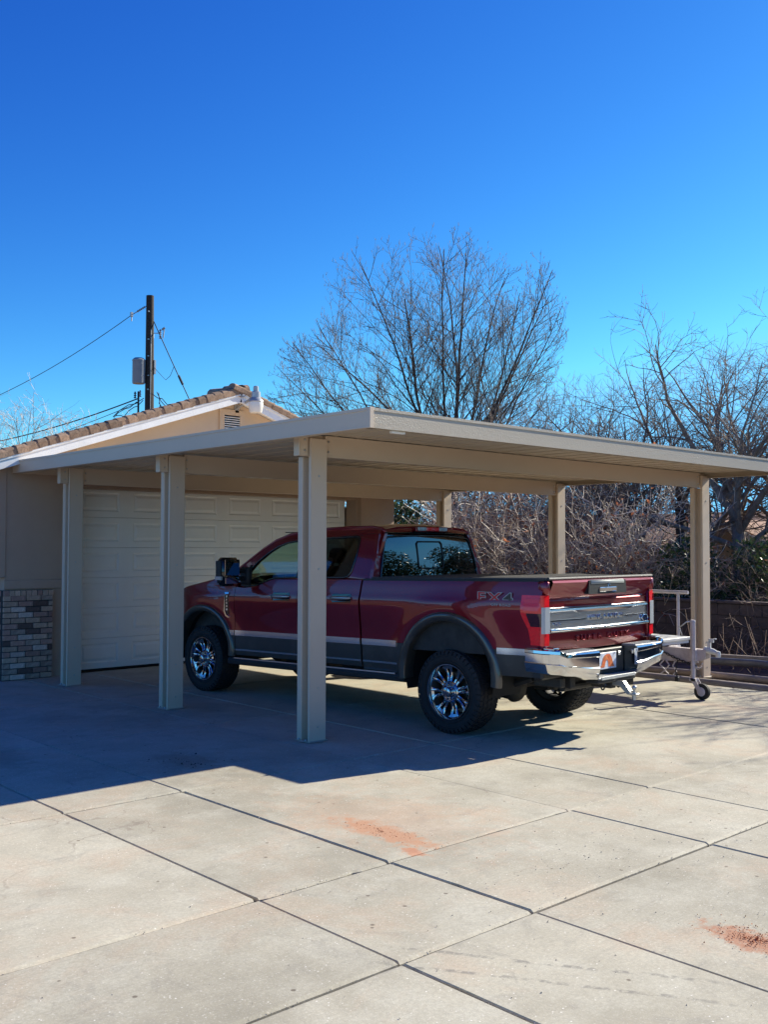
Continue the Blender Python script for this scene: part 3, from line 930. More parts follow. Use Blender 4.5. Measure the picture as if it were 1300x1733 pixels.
def wz(z, s):
    w = float(np.interp(z, *WT))
    for k, (cy, cz, ia, ib, oa, ob) in ARC.items():
        rho = math.hypot((s - cy) / (oa + .02), max(0, z - cz) / (ob + .02))
        if z > .5:
            w += .020 * math.exp(-(max(0, rho - 1) / .20) ** 2)
    if s > 4.35: w -= .16 * ((s - 4.35) / .5) ** 2
    if s < -.80: w -= .020 * ((-.80 - s) / .33) ** 2
    return w
def arch_z(s, off=0.0, key=None):
    z = -1
    for k, (cy, cz, ia, ib, oa, ob) in ARC.items():
        q = (s - cy) / (ia + off)
        if abs(q) < 1: z = max(z, cz + (ib + off) * math.sqrt(1 - q * q))
    return z
def samples(a, b, step=.045):
    out = set([a, b])
    n = max(2, int((b - a) / step))
    out |= {a + (b - a) * i / n for i in range(n + 1)}
    for k, (cy, cz, ia, ib, oa, ob) in ARC.items():
        for q in np.linspace(0, math.pi, 31):
            s = cy + ia * math.cos(q)
            if a < s < b: out.add(s)
    o = sorted(out)
    r = [o[0]]
    for x in o[1:]:
        if x - r[-1] > .006 or x == o[-1]: r.append(x)
    return r
def sheet(name, mat, s0, s1, zb, zt, sgn, nz=14, off=0.0, parent=None, thick=.03, label=None, sl=None):
    """curved body-side panel with rolled edges"""
    ss = sl or samples(s0, s1)
    f = lambda q, s: q(s) if callable(q) else q
    vs, fs = [], []
    for s in ss:
        a, b = f(zb, s), f(zt, s)
        for j in range(nz + 1):
            z = a + (b - a) * j / nz
            vs.append(sh((sgn * (wz(z, s) + off), s, z)))
    n, m = len(ss), nz + 1
    for i in range(n - 1):
        for j in range(nz):
            q = (i * m + j, (i + 1) * m + j, (i + 1) * m + j + 1, i * m + j + 1)
            fs.append(q if sgn > 0 else q[::-1])
    # rolled rim
    rim = [i * m for i in range(n)] + [(n - 1) * m + j for j in range(1, m)] + [i * m + m - 1 for i in range(n - 2, -1, -1)] + [j for j in range(m - 2, 0, -1)]
    base = len(vs)
    for k in rim:
        x, y, z = vs[k]; vs.append((x - sgn * thick, y, z))
    R = len(rim)
    for k in range(R):
        a, b, c, d = rim[k], rim[(k + 1) % R], base + (k + 1) % R, base + k
        fs.append((a, d, c, b) if sgn > 0 else (a, b, c, d))
    me = mesh_from(name, vs, fs, mat, True, 35)
    o = link(name, me, parent or truck)
    if label: o['label'] = label
    return o
def sill(s):
    return float(np.interp(s, [1.0, 2.70, 2.80, 2.93, 3.08, 3.30, 3.6], [1.487, 1.483, 1.474, 1.440, 1.395, 1.378, 1.40]))
def fend(s):
    return float(np.interp(s, [3.3, 3.5, 3.9, 4.32, 4.62, 4.74, 4.84], [1.40, 1.43, 1.478, 1.408, 1.365, 1.33, 1.27]))
ZS = .845     # where burgundy meets grey
def clipb(base, off=0.0):
    return lambda s: max(base, arch_z(s, off))
for sg in (-1, 1):
    sheet('bed_side', P_RED, -1.10, 1.245, clipb(ZS, .03), 1.487, sg, 20)
    rd = sheet('rear_door', P_RED, 1.272, 2.282, ZS, sill, sg, 16)
    fd = sheet('front_door', P_RED, 2.290, 3.460, ZS, sill, sg, 16)
    sheet('front_fender', P_RED, 3.468, 4.84, clipb(ZS, .03), fend, sg, 18)
    # lower grey panels
    sheet('lower_bed_panel', P_GREY, -1.10, .03 - .555, .60, ZS - .004, sg, 6)
    sheet('lower_bed_panel', P_GREY, .03 + .56, 1.245, .49, ZS - .004, sg, 8)
    for nm, par, a, b in (('lower_door_panel', rd, 1.272, 2.282), ('lower_door_panel', fd, 2.290, 3.460), ('lower_fender_panel', None, 3.468, 4.11 - .53)):
        sheet(nm, P_GREY, a, b, .56, ZS - .004, sg, 7, parent=par)
    sheet('front_lower_panel', P_GREY, 4.11 + .53, 4.84, .62, ZS - .004, sg, 5)
    # bright strips, upper and lower
    for par, a, b in ((rd, 1.275, 2.279), (fd, 2.293, 3.457), (None, 3.471, 3.60), (None, .72, 1.242)):
        sheet('side_moulding', P_SATIN, a, b, .798, .862, sg, 3, off=.007, parent=par, thick=.012)
        sheet('lower_moulding', P_SATIN, a, b, .615, .632, sg, 2, off=.007, parent=par, thick=.012)
    sheet('side_moulding', P_SATIN, -1.095, -.60, .80, .86, sg, 3, off=.006, thick=.012)
    # folded running board / rocker
    m = MB()
    pts = [(.86, .50), (.955, .50), (.972, .47), (.968, .43), (.93, .415), (.86, .42)]
    vs = []
    ys = list(np.linspace(.62, 3.62, 12))
    for y in ys: vs += [sh((sg * p[0], y, p[1] + .02)) for p in pts]
    n = len(pts); fs = []
    for i in range(len(ys) - 1):
        for k in range(n):
            q = (i * n + k, i * n + (k + 1) % n, (i + 1) * n + (k + 1) % n, (i + 1) * n + k); fs.append(q)
    fs += [tuple(range(n)), tuple(range((len(ys) - 1) * n, len(ys) * n))]
    m.add(vs, fs); m.build('running_board', P_BLK, truck, smooth=True, sharp=30)
    m = MB(); m.box(sg * .963 - .006, sg * .963 + .010, .75, 3.5, .515, .528)
    m.v = [sh(v) for v in m.v]; m.build('rocker_strip', P_SATIN, truck)
    # wheel arch flares
    for k, (cy, cz, ia, ib, oa, ob) in ARC.items():
        path = []
        lo_f, lo_r = (.50, .56) if k == 'r' else (.56, .50)
        for q in np.linspace(-.12, math.pi + .12, 49):
            path.append(q)
        sec = []
        for q in path:
            c, s_ = math.cos(q), math.sin(q)
            def pt(t, x):
                a, b = ia + (oa - ia) * t, ib + (ob - ib) * t
                y = cy + a * c; z = cz + b * max(s_, 0) + (s_ * b * .9 if s_ < 0 else 0)
                return y, z
            ring = []
            for t, x in ((-.02, -.10), (-.02, .022), (.06, .036), (.55, .044), (.85, .036), (1.0, .016), (1.03, -.01)):
                y, z = pt(t, 0)
                ring.append(sh((sg * (wz(max(min(z, 1.2), .7), cy) - .015 + x), y, z)))
            sec.append(ring)
        n = len(sec[0]); vs = [v for r_ in sec for v in r_]; fs = []
        for i in range(len(sec) - 1):
            for j in range(n - 1):
                q = (i * n + j, (i + 1) * n + j, (i + 1) * n + j + 1, i * n + j + 1)
                fs.append(q)
        m = MB().add(vs, fs); m.build('wheel_arch_flare', P_GREY, truck, smooth=True, sharp=50)
        # liner
        vs, fs = [], []
        qs = np.linspace(-.3, math.pi + .3, 25)
        for q in qs:
            y = cy + (ia + .015) * math.cos(q); z = cz + (ib + .015) * math.sin(q)
            vs += [sh((sg * .96, y, z)), sh((sg * .52, y, z))]
        for i in range(len(qs) - 1): fs.append((2 * i, 2 * i + 1, 2 * i + 3, 2 * i + 2))
        b = len(vs); vs += [vs[2 * i + 1] for i in range(len(qs))]
        fs.append(tuple(range(b, b + len(qs))))
        MB().add(vs, fs).build('wheel_well_liner', P_LINER, truck, smooth=True, sharp=60)

# ---- bed, cover, rails
m = MB(); m.box(-.90, .90, -1.09, 1.13, 1.455, 1.487)
m.box(-.93, .93, -1.095, 1.20, .78, .80); m.box(-.93, -.915, -1.095, 1.20, .80, 1.44); m.box(.915, .93, -1.095, 1.20, .80, 1.44); m.box(-.915, .915, 1.18, 1.20, .80, 1.44)
m.v = [sh(v) for v in m.v]
m.build('cargo_bed', P_UNDER, truck)
# tonneau: softly sagging skin with seams
vs, fs = [], []
NX, NY = 20, 30
for j in range(NY + 1):
    for i in range(NX + 1):
        u, v = i / NX, j / NY
        x = -.93 + 1.86 * u; y = -1.13 + 2.28 * v
        e = min(u, 1 - u) * 2; z = 1.503 + .016 * min(1, e * 8) - .006 * math.sin(v * math.pi * 4) * min(1, e * 3) + (.006 if j % 10 == 0 else 0)
        vs.append(sh((x, y, z)))
for j in range(NY):
    for i in range(NX):
        a = j * (NX + 1) + i; fs.append((a, a + 1, a + NX + 2, a + NX + 1))
ton = link('tonneau_cover', mesh_from('tonneau_cover', vs, fs, P_VINYL, True), truck)
m = MB()
for sg in (-1, 1):
    m.tube([sh((sg * .925, y, 1.503)) for y in np.linspace(-1.13, 1.13, 12)], .014, 8)
m.tube([sh((x, -1.14, 1.505)) for x in np.linspace(-.92, .92, 8)], .016, 8)
m.build('edge_rail', P_VINYL, ton, smooth=True, sharp=40)
for sg in (-1, 1):
    m = MB(); vs = []
    ys = np.linspace(-1.10, 1.245, 20)
    m.v = []
    for y in ys: vs += [sh((sg * (wz(1.485, y) + .003), y, 1.480)), sh((sg * (wz(1.485, y) + .002), y, 1.497)), sh((sg * .905, y, 1.502)), sh((sg * .905, y, 1.47))]
    fs = []
    for i in range(len(ys) - 1):
        for k in range(3): fs.append((i * 4 + k, i * 4 + k + 1, i * 4 + 5 + k, i * 4 + 4 + k))
    m.add(vs, fs); m.build('bed_rail_cap', P_BLK, truck)

# ---- greenhouse
def gx(z, s):
    w = .946 - max(0, z - 1.47) * .34 - max(0, z - 1.95) * .5
    if s > 2.4: w -= .035 * (s - 2.4)
    if s < 1.35: w -= .03 * (1.35 - s) / .2
    return w
out = [(3.74, 1.47), (3.56, 1.605), (3.34, 1.735), (3.14, 1.85), (2.94, 1.945), (2.73, 2.012), (2.47, 2.045), (2.1, 2.062), (1.7, 2.068), (1.35, 2.060), (1.22, 2.04), (1.15, 2.00),
       (1.135, 1.90), (1.15, 1.60), (1.16, 1.488), (1.5, 1.487), (2.0, 1.485), (2.70, 1.483), (2.80, 1.474), (2.93, 1.44), (3.08, 1.395), (3.30, 1.378), (3.46, 1.39), (3.72, 1.42)]
hole_f = [(3.37, 1.40), (3.31, 1.58), (3.19, 1.695), (3.02, 1.80), (2.86, 1.875), (2.70, 1.915), (2.50, 1.935), (2.40, 1.937), (2.365, 1.92), (2.36, 1.55), (2.375, 1.508), (2.72, 1.502), (2.82, 1.492), (2.94, 1.46), (3.10, 1.415), (3.30, 1.397)]
hole_r = [(2.255, 1.52), (2.24, 1.508), (1.56, 1.510), (1.50, 1.525), (1.47, 1.57), (1.45, 1.75), (1.455, 1.92), (1.475, 1.952), (1.52, 1.962), (2.22, 1.950), (2.25, 1.93)]
def frame_side(sg):
    loops = [out, hole_f, hole_r]
    v3 = [[Vector((p[0], p[1], 0)) for p in lp] for lp in loops]
    tris = tessellate_polygon(v3)
    flat = [p for lp in loops for p in lp]
    vs = [sh((sg * gx(p[1], p[0]), p[0], p[1])) for p in flat]
    fs = [tuple(t) for t in tris]
    b = len(vs)
    vs += [(x - sg * .045, y, z) for x, y, z in vs]
    fs += [tuple(i + b for i in t) for t in tris]
    k = 0
    for lp in loops:
        n = len(lp)
        for i in range(n):
            a, c = k + i, k + (i + 1) % n
            fs.append((a, c, c + b, a + b))
        k += n
    return MB().add(vs, fs).build('cab_side_frame', P_RED, truck)
for sg in (-1, 1):
    fr_ = frame_side(sg)
    for hole, nm, mt in ((hole_f, 'side_window', P_GL), (hole_r, 'rear_side_window', P_GL_TINT)):
        vs = [sh((sg * (gx(p[1], p[0]) - .014), p[0], p[1])) for p in hole]
        me = mesh_from(nm, vs, [tuple(range(len(vs)))], mt)
        w_ = link(nm, me, truck)
        m = MB(); m.tube([sh((sg * (gx(p[1], p[0]) + .001), p[0], p[1])) for p in hole + hole[:1]], .013, 6, cap=False)
        m.build('window_seal', P_GLOSSBLK, w_, smooth=True)
    # black sail patch behind the mirror and blacked-out pillar between the doors
    m = MB()
    m.prism([(sh((0, 3.42, 1.40))[1], sh((0, 3.42, 1.40))[2]), (3.25, sh((0, 3.25, 1.40))[2]), (3.22, sh((0, 3.22, 1.66))[2]), (3.33, sh((0, 3.33, 1.56))[2])], 0, sg * .905, sg * .932)
    m.build('mirror_sail', P_BLK, truck)
    m = MB(); m.v = []
    vs = [sh((sg * (gx(z, s) + .004), s, z)) for s, z in ((2.245, 1.50), (2.375, 1.50), (2.375, 1.94), (2.245, 1.95))]
    m.add(vs, [(0, 1, 2, 3)]); m.build('pillar_applique', P_GLOSSBLK, truck)
    # rounded drip/roof edge
    m = MB(); m.tube([sh((sg * (gx(z, s) - .006), s, z + .002)) for s, z in out[0:12]], .018, 10)
    m.build('roof_side_rail', P_RED, truck, smooth=True)
# roof skin and windshield as a lofted strip
top = out[0:13]
def loft(pts, name, mat, crown, fwd, nx=18, inset=0.0, thick=0):
    vs, fs = [], []
    for (s, z) in pts:
        xe = gx(z, s) - inset
        for i in range(nx + 1):
            u = -1 + 2 * i / nx
            vs.append(sh((u * xe, s + fwd(s) * (1 - u * u), z + crown(s) * (1 - abs(u) ** 2.6))))
    for j in range(len(pts) - 1):
        for i in range(nx):
            a = j * (nx + 1) + i; fs.append((a, a + 1, a + nx + 2, a + nx + 1))
    return link(name, mesh_from(name, vs, fs, mat, True, 60), truck)
roofp = [(2.80, 1.995), (2.73, 2.012), (2.60, 2.032), (2.47, 2.045), (2.1, 2.062), (1.7, 2.068), (1.35, 2.060), (1.22, 2.04), (1.165, 2.01), (1.15, 1.985)]
loft(roofp, 'roof_panel', P_RED, lambda s: .045 if s > 1.25 else .03, lambda s: .10 if s > 2.7 else (.05 if s > 2.5 else (-.02 if s < 1.3 else 0)))
loft([(3.72, 1.475), (3.56, 1.60), (3.34, 1.73), (3.14, 1.845), (2.94, 1.94), (2.80, 1.992)], 'windshield', P_GL, lambda s: .02, lambda s: .12, inset=.03)
# cab back with rear glass
def yb(x, z):
    t = min(max(0, z - 1.5), .5)
    return 1.125 - .03 * (1 - (x / .9) ** 2) + .05 * t + .19 * t * t
ob = [(-.925, 1.10), (-.925, 1.487), (-.90, 1.60), (-.84, 1.78), (-.765, 1.985), (-.72, 2.03), (-.5, 2.062), (-.2, 2.075), (.2, 2.075), (.5, 2.062), (.72, 2.03), (.765, 1.985), (.84, 1.78), (.90, 1.60), (.925, 1.487), (.925, 1.10)]
hb = [(-.815, 1.515), (-.80, 1.60), (-.765, 1.75), (-.715, 1.90), (-.69, 1.935), (-.64, 1.952), (-.3, 1.968), (.3, 1.968), (.64, 1.952), (.69, 1.935), (.715, 1.90), (.765, 1.75), (.80, 1.60), (.815, 1.515), (.79, 1.505), (-.79, 1.505)]
tr_ = tessellate_polygon([[Vector((p[0], p[1], 0)) for p in lp] for lp in (ob, hb)])
flat = ob + hb
vs = [sh((x, yb(x, z), z)) for x, z in flat]; b = len(vs)
vs += [(x, y + .05, z) for x, y, z in vs]
fs = [tuple(t) for t in tr_] + [tuple(i + b for i in t) for t in tr_]
k = 0
for lp in (ob, hb):
    n = len(lp)
    for i in range(n): fs.append((k + i, k + (i + 1) % n, k + (i + 1) % n + b, k + i + b))
    k += n
cb_ = MB().add(vs, fs).build('cab_back', P_RED, truck)
gp = [p for p in hb]
NXg, NZg = 12, 6
vs, fs = [], []
for j in range(NZg + 1):
    z = 1.500 + (1.975 - 1.500) * j / NZg
    xe = .82 - (z - 1.5) * .26
    for i in range(NXg + 1):
        x = -xe + 2 * xe * i / NXg
        vs.append(sh((x, yb(x, z) + .008 - .012, z)))
for j in range(NZg):
    for i in range(NXg):
        a = j * (NXg + 1) + i; fs.append((a, a + 1, a + NXg + 2, a + NXg + 1))
rg = link('rear_window', mesh_from('rear_window', vs, fs, P_GL_BACK, True), truck)
def gpt(x, z): return sh((x, yb(x, z) - .010, z))
m = MB(); m.tube([gpt(x, z) for x, z in hb + hb[:1]], .012, 6, cap=False)
m.build('window_seal', P_GLOSSBLK, rg, smooth=True)
sl_ = [(-.20, 1.60), (.17, 1.60), (.195, 1.625), (.195, 1.875), (.17, 1.90), (-.20, 1.90), (-.225, 1.875), (-.225, 1.625), (-.20, 1.60)]
m = MB(); m.tube([gpt(x, z) for x, z in sl_], .009, 6, cap=False)
m.build('sliding_pane_frame', P_BLK, rg, smooth=True)
# spoiler lip above the glass, and the high stop lamp with its two cargo lights
m = MB()
vs = []
for x in np.linspace(-.72, .72, 17):
    zc = 1.985 + .012 * (1 - (x / .72) ** 2)
    vs += [gpt(x, zc - .012), (x, gpt(x, zc)[1] - .035, sh((0, 1.1, zc))[2] + .004), gpt(x, zc + .03)]
fs = []
for i in range(16):
    for k in range(2): fs.append((i * 3 + k, i * 3 + 3 + k, i * 3 + 4 + k, i * 3 + 1 + k))
m.add(vs, fs); m.build('rear_roof_lip', P_GLOSSBLK, truck)
for x0, x1, mt, nm in ((-.245, -.11, P_CLENS, 'cargo_lamp'), (-.108, .108, P_RLENS, 'high_stop_lamp'), (.11, .245, P_CLENS, 'cargo_lamp')):
    m = MB(); m.box(x0, x1, 1.082, 1.15, 2.020, 2.062, c=.006); m.v = [sh((x, y + .0, z - .0)) for x, y, z in m.v]
    m.build(nm, mt, truck)
m = MB(); m.box(-.27, .27, 1.095, 1.18, 2.012, 2.060, c=.006); m.v = [sh(v) for v in m.v]; m.build('stop_lamp_housing', P_RED, truck)

# ---- interior
def seat(x, y, nm='seat', wd=.26):
    m = MB(); m.box(x - wd, x + wd, y - .25, y + .28, .92, 1.08, c=.05)
    M_ = Matrix.Translation((x, y - .22, 1.02)) @ Matrix.Rotation(rad(-14) * -1, 4, 'X')
    m.box(-wd + .02, wd - .02, -.07, .07, 0, .60, c=.05, M=M_)
    m.box(-.13, .13, -.05, .05, .64, .82, c=.04, M=M_)
    m.box(-.06, -.045, -.01, .01, .58, .66, M=M_); m.box(.045, .06, -.01, .01, .58, .66, M=M_)
    m.build(nm, P_SEAT if False else P_INT, truck, smooth=True, sharp=60)
seat(-.42, 2.62); seat(.42, 2.62); seat(-.45, 1.62, wd=.3); seat(.45, 1.62, wd=.3); seat(0, 1.60, wd=.14)
m = MB(); m.box(-.85, .85, 3.15, 3.62, .95, 1.30, c=.06); m.box(-.62, -.25, 3.05, 3.35, 1.26, 1.385, c=.04); m.box(-.12, .14, 3.08, 3.3, 1.0, 1.36, c=.03)
m.box(-.15, .15, 1.9, 3.1, .85, 1.12, c=.04)
m.box(-.9, .9, 1.2, 3.7, .60, .64); m.box(-.88, .88, 3.62, 3.72, .6, 1.34); m.box(-.86, .86, 1.19, 1.23, .64, 1.46)
m.box(-.62, .62, 1.22, 2.95, 2.0, 2.01)
dsh = m.build('cabin_trim', P_INT, truck, smooth=True, sharp=60)
M_ = Matrix.Translation((-.42, 3.02, 1.30)) @ Matrix.Rotation(rad(65), 4, 'X')
m = MB(); R_ = .19
m.tube([M_ @ Vector((R_ * math.cos(a), R_ * math.sin(a), 0)) for a in np.linspace(0, 2 * math.pi, 29)], .016, 8, cap=False)
m.box(-.17, .17, -.03, .03, -.03, -.005, M=M_, c=.008); m.box(-.05, .05, -.17, .05, -.03, .0, M=M_, c=.01)
m.build('steering_wheel', P_INT, truck, smooth=True, sharp=50)
m = MB(); m.box(-.12, .12, 3.0, 3.04, 1.74, 1.82, c=.012); m.tube([(0, 3.03, 1.8), (0, 3.1, 1.9)], .012, 6)
m.build('interior_mirror', P_INT, truck)

# ---- hood and nose
vs, fs = [], []
ssh = list(np.linspace(3.60, 4.88, 22)); NXh = 24
for s in ssh:
    ze = fend(min(s, 4.84)) if s >= 3.75 else 1.45
    if s > 4.74: ze = float(np.interp(s, [4.74, 4.88], [1.33, 1.22]))
    we = wz(1.30, min(s, 4.84)) - .065
    for i in range(NXh + 1):
        u = -1 + 2 * i / NXh
        fall = .05 * (1 - u * u) + (.035 if abs(u) < .55 else .035 * max(0, 1 - (abs(u) - .55) / .12))
        if s > 4.7: fall *= max(0, 1 - (s - 4.7) / .2)
        vs.append(sh((u * we, s, ze - .005 + fall)))
for j in range(len(ssh) - 1):
    for i in range(NXh):
        a = j * (NXh + 1) + i; fs.append((a, a + 1, a + NXh + 2, a + NXh + 1))
link('hood', mesh_from('hood', vs, fs, P_RED, True, 50), truck)
for sg in (-1, 1):      # fender crown between side sheet and hood
    vs, fs = [], []
    for s in np.linspace(3.468, 4.84, 20):
        z = fend(s); w0 = wz(z, s)
        vs += [sh((sg * w0, s, z)), sh((sg * (w0 - .012), s, z + .012)), sh((sg * (w0 - .05), s, z + .022)), sh((sg * (w0 - .09), s, z + .018)), sh((sg * (w0 - .09), s, z - .02))]
    for i in range(19):
        for k in range(4): fs.append((i * 5 + k, i * 5 + k + 1, i * 5 + 6 + k, i * 5 + 5 + k))
    MB().add(vs, fs).build('fender_crown', P_RED, truck, smooth=True, sharp=50)
m = MB(); m.box(-.60, .60, 4.80, 4.90, .80, 1.22, c=.02); g_ = m.build('grille', P_CHROME, truck)
m = MB()
for k in range(4): m.box(-.55, .55, 4.90, 4.93, .86 + k * .09, .91 + k * .09, c=.008)
m.build('grille_bar', P_CHROME, g_); 
m = MB(); m.box(-.95, .95, 4.93, 5.06, .50, .76, c=.04); m.box(-.92, .92, 4.80, 4.95, .46, .80, c=.03)
m.build('front_bumper', P_CHROME, truck, smooth=True, sharp=40)
for sg in (-1, 1):
    m = MB(); m.box(sg * .78 - .155, sg * .78 + .155, 4.66, 4.86, .86, 1.235, c=.03); hl = m.build('headlight', P_CLENS, truck, smooth=True, sharp=50)
    m = MB(); m.box(sg * .935 - .02, sg * .935 + .018, 4.60, 4.76, 1.02, 1.215, c=.008); m.build('side_marker', P_AMBER, hl)
m = MB(); m.box(-.80, .80, 3.4, 4.8, .70, 1.30); m.v = [sh(v) for v in m.v]; m.build('engine_bay', P_UNDER, truck)
# cowl
m = MB(); m.box(-.86, .86, 3.55, 3.86, 1.33, 1.43, c=.02); m.v = [sh(v) for v in m.v]; m.build('cowl', P_BLK, truck)

# ---- fender vent badge, handles, mirrors, fuel door, decals
for sg in (-1, 1):
    m = MB()
    def SP(s, z, o): return sh((sg * (wz(z, s) + o), s, z))
    def slab3(poly, o0, o1, mi=0):
        n = len(poly)
        vs = [SP(s, z, o0) for s, z in poly] + [SP(s, z, o1) for s, z in poly]
        m.add(vs, [tuple(range(n)), tuple(range(n, 2 * n))] + [(i, (i + 1) % n, (i + 1) % n + n, i + n) for i in range(n)], mi)
    slab3([(3.65, 1.325), (3.565, 1.325), (3.565, 1.305), (3.628, 1.30), (3.628, 1.10), (3.60, 1.045), (3.56, 1.03), (3.56, 1.01), (3.615, 1.03), (3.65, 1.09)], .0, .018)
    fv = m.build('fender_vent', P_CHROME, truck)
    m = MB(); slab3([(3.628, 1.305), (3.572, 1.305), (3.572, 1.06), (3.60, 1.05), (3.628, 1.10)], .0, .008)
    m.build('vent_insert', P_GLOSSBLK, fv)
    m = MB()
    for k in range(5): slab3([(3.612, 1.285 - k * .04), (3.588, 1.285 - k * .04), (3.588, 1.262 - k * .04), (3.612, 1.262 - k * .04)], .008, .012)
    m.build('vent_mark', P_SATIN, fv)
    for s0 in (2.46, 1.43):
        m = MB()
        vs = [];
        poly = [(s0 - .03, 1.24), (s0 + .25, 1.24), (s0 + .27, 1.26), (s0 + .27, 1.32), (s0 + .25, 1.335), (s0 - .03, 1.335), (s0 - .045, 1.32), (s0 - .045, 1.26)]
        slab3(poly, .0, .003); hd = m.build('door_handle', P_GLOSSBLK, truck)
        m = MB(); M0 = None
        a, b_ = SP(s0 - .01, 1.29, .03), SP(s0 + .235, 1.29, .03)
        m.tube([SP(s0 - .03, 1.29, .0), SP(s0 - .02, 1.29, .026), SP(s0 + .05, 1.29, .036), SP(s0 + .19, 1.29, .036), SP(s0 + .24, 1.29, .026), SP(s0 + .25, 1.29, .0)], [.014, .019, .021, .021, .019, .014], 10)
        m.build('handle_grip', P_POL, hd, smooth=True, sharp=60)
    # trailer mirror
    m = MB()
    m.box(sg * 1.215 - .135, sg * 1.215 + .135, 3.22, 3.38, 1.355, 1.70, c=.045)
    mr_ = m.build('side_mirror', P_GLOSSBLK, truck, smooth=True, sharp=60)
    m = MB(); m.tube([(sg * .90, 3.33, 1.44), (sg * 1.12, 3.31, 1.45)], .028, 8); m.tube([(sg * .90, 3.30, 1.53), (sg * 1.12, 3.30, 1.54)], .028, 8)
    m.box(sg * .93 - .04, sg * .93 + .04, 3.24, 3.40, 1.37, 1.58, c=.02)
    m.build('mirror_arm', P_BLK, mr_, smooth=True, sharp=50)
    m = MB(); m.box(sg * 1.215 - .108, sg * 1.215 + .108, 3.212, 3.222, 1.485, 1.675, c=.004); m.build('mirror_glass', P_MIRR, mr_)
    m = MB(); m.box(sg * 1.215 - .100, sg * 1.215 + .100, 3.212, 3.222, 1.385, 1.465, c=.004, M=None); m.build('spotter_glass', P_MIRR, mr_)
    m = MB(); m.box(sg * 1.345 - .012, sg * 1.345 + .014, 3.26, 3.36, 1.44, 1.66, c=.006); m.build('mirror_cap', P_BLK, mr_)
    m = MB(); m.box(sg * 1.35 - .012, sg * 1.35 + .022, 3.25, 3.37, 1.43, 1.475, c=.005); m.build('mirror_lamp', P_CLENS, mr_)

def text_obj(body, size, mat, parent, loc, rot, name, extrude=.002, spx=1.0, offset=0.0, align='CENTER', scale=(1, 1, 1), bevel=0.0, label=None):
    cu = bpy.data.curves.new('lettering', 'FONT')
    cu.body = body; cu.size = size; cu.extrude = extrude; cu.align_x = align; cu.align_y = 'CENTER'
    cu.space_character = spx; cu.offset = offset; cu.bevel_depth = bevel; cu.bevel_resolution = 1; cu.resolution_u = 3
    tmp = bpy.data.objects.new('tmp_text', cu); COL.objects.link(tmp)
    dg = bpy.context.evaluated_depsgraph_get()
    me = bpy.data.meshes.new_from_object(tmp.evaluated_get(dg))
    bpy.data.objects.remove(tmp); bpy.data.curves.remove(cu)
    me.name = name; me.materials.clear(); me.materials.append(mat)
    me.transform(Matrix.Diagonal((*scale, 1)))
    o = link(name, me, parent, loc, rot)
    return o
# off-road decal on both bedsides
for sg in (-1, 1):
    rotd = (rad(90), 0, rad(-90)) if sg < 0 else (rad(90), 0, rad(90))
    sk = (1.55, 1.0, 1)
    for ch, c0_, mt in (('F', -.415, P_DECALR), ('X', -.575, P_DECALR), ('4', -.735, P_DECALK)):
        yy = c0_ if sg < 0 else -1.15 - c0_
        base = (sg * (wz(1.32, -.6) + .003), yy, 1.352)
        text_obj(ch, .128, P_DECALG, truck, base, rotd, 'decal_outline', .0012, 1, .0065, scale=(1.75, 1, 1))
        text_obj(ch, .128, mt, truck, (base[0] + sg * .0018, yy, 1.352), rotd, 'decal_letter', .0012, 1, .0005, scale=(1.75, 1, 1))
    text_obj('OFF ROAD', .030, P_DECALG, truck, (sg * (wz(1.27, -.65) + .0035), -.66, 1.288), rotd, 'decal_text', .001, 1.1, .0006, scale=(1.5, 1, 1))

# ---- tailgate
TP = [(.862, -1.100), (.872, -1.118), (.90, -1.126), (.985, -1.135), (1.035, -1.130), (1.28, -1.140), (1.335, -1.138), (1.345, -1.128), (1.358, -1.126), (1.368, -1.136), (1.40, -1.150), (1.45, -1.178), (1.505, -1.188), (1.525, -1.180), (1.532, -1.150), (1.532, -1.09)]
vs, fs = [], []
NT = 30
for (z, y) in TP:
    for i in range(NT + 1):
        u = -1 + 2 * i / NT
        x = u * .880
        vs.append((x, y + .035 * u * u * (1 if z < 1.5 else .6), z))
for j in range(len(TP) - 1):
    for i in range(NT):
        a = j * (NT + 1) + i; fs.append((a, a + 1, a + NT + 2, a + NT + 1))
b = len(vs)
tg = MB().add(vs, fs)
tg.box(-.885, .885, -1.09, -1.055, .862, 1.50)
tgo = tg.build('tailgate', P_RED, truck, smooth=True, sharp=32)
def ty(x, y0): return y0 + .035 * (x / .888) ** 2
# satin applique with raised upper and lower borders
AP = [(1.040, -1.136), (1.046, -1.150), (1.070, -1.158), (1.078, -1.152), (1.15, -1.1505), (1.235, -1.150), (1.244, -1.160), (1.268, -1.156), (1.277, -1.142)]
vs, fs = [], []
for (z, y) in AP:
    for i in range(NT + 1):
        x = (-1 + 2 * i / NT) * .876
        vs.append((x, ty(x, y), z))
for j in range(len(AP) - 1):
    for i in range(NT):
        a = j * (NT + 1) + i; fs.append((a, a + 1, a + NT + 2, a + NT + 1))
app = MB().add(vs, fs).build('tailgate_applique', P_SATIN, tgo, smooth=True, sharp=25)
m = MB()
for z0, z1, xa, xb in ((1.262, 1.272, -.88, .88), (1.045, 1.055, -.88, .88), (1.150, 1.160, -.85, -.33), (1.150, 1.160, .40, .86)):
    for q in range(10):
        a = xa + (xb - xa) * q / 10; c = xa + (xb - xa) * (q + 1) / 10
        m.add([(a, ty(a, -1.158), z0), (c, ty(c, -1.158), z0), (c, ty(c, -1.158), z1), (a, ty(a, -1.158), z1),
               (a, ty(a, -1.150), z0), (c, ty(c, -1.150), z0), (c, ty(c, -1.150), z1), (a, ty(a, -1.150), z1)],
              [(0, 1, 2, 3), (4, 5, 1, 0), (3, 2, 6, 7)])
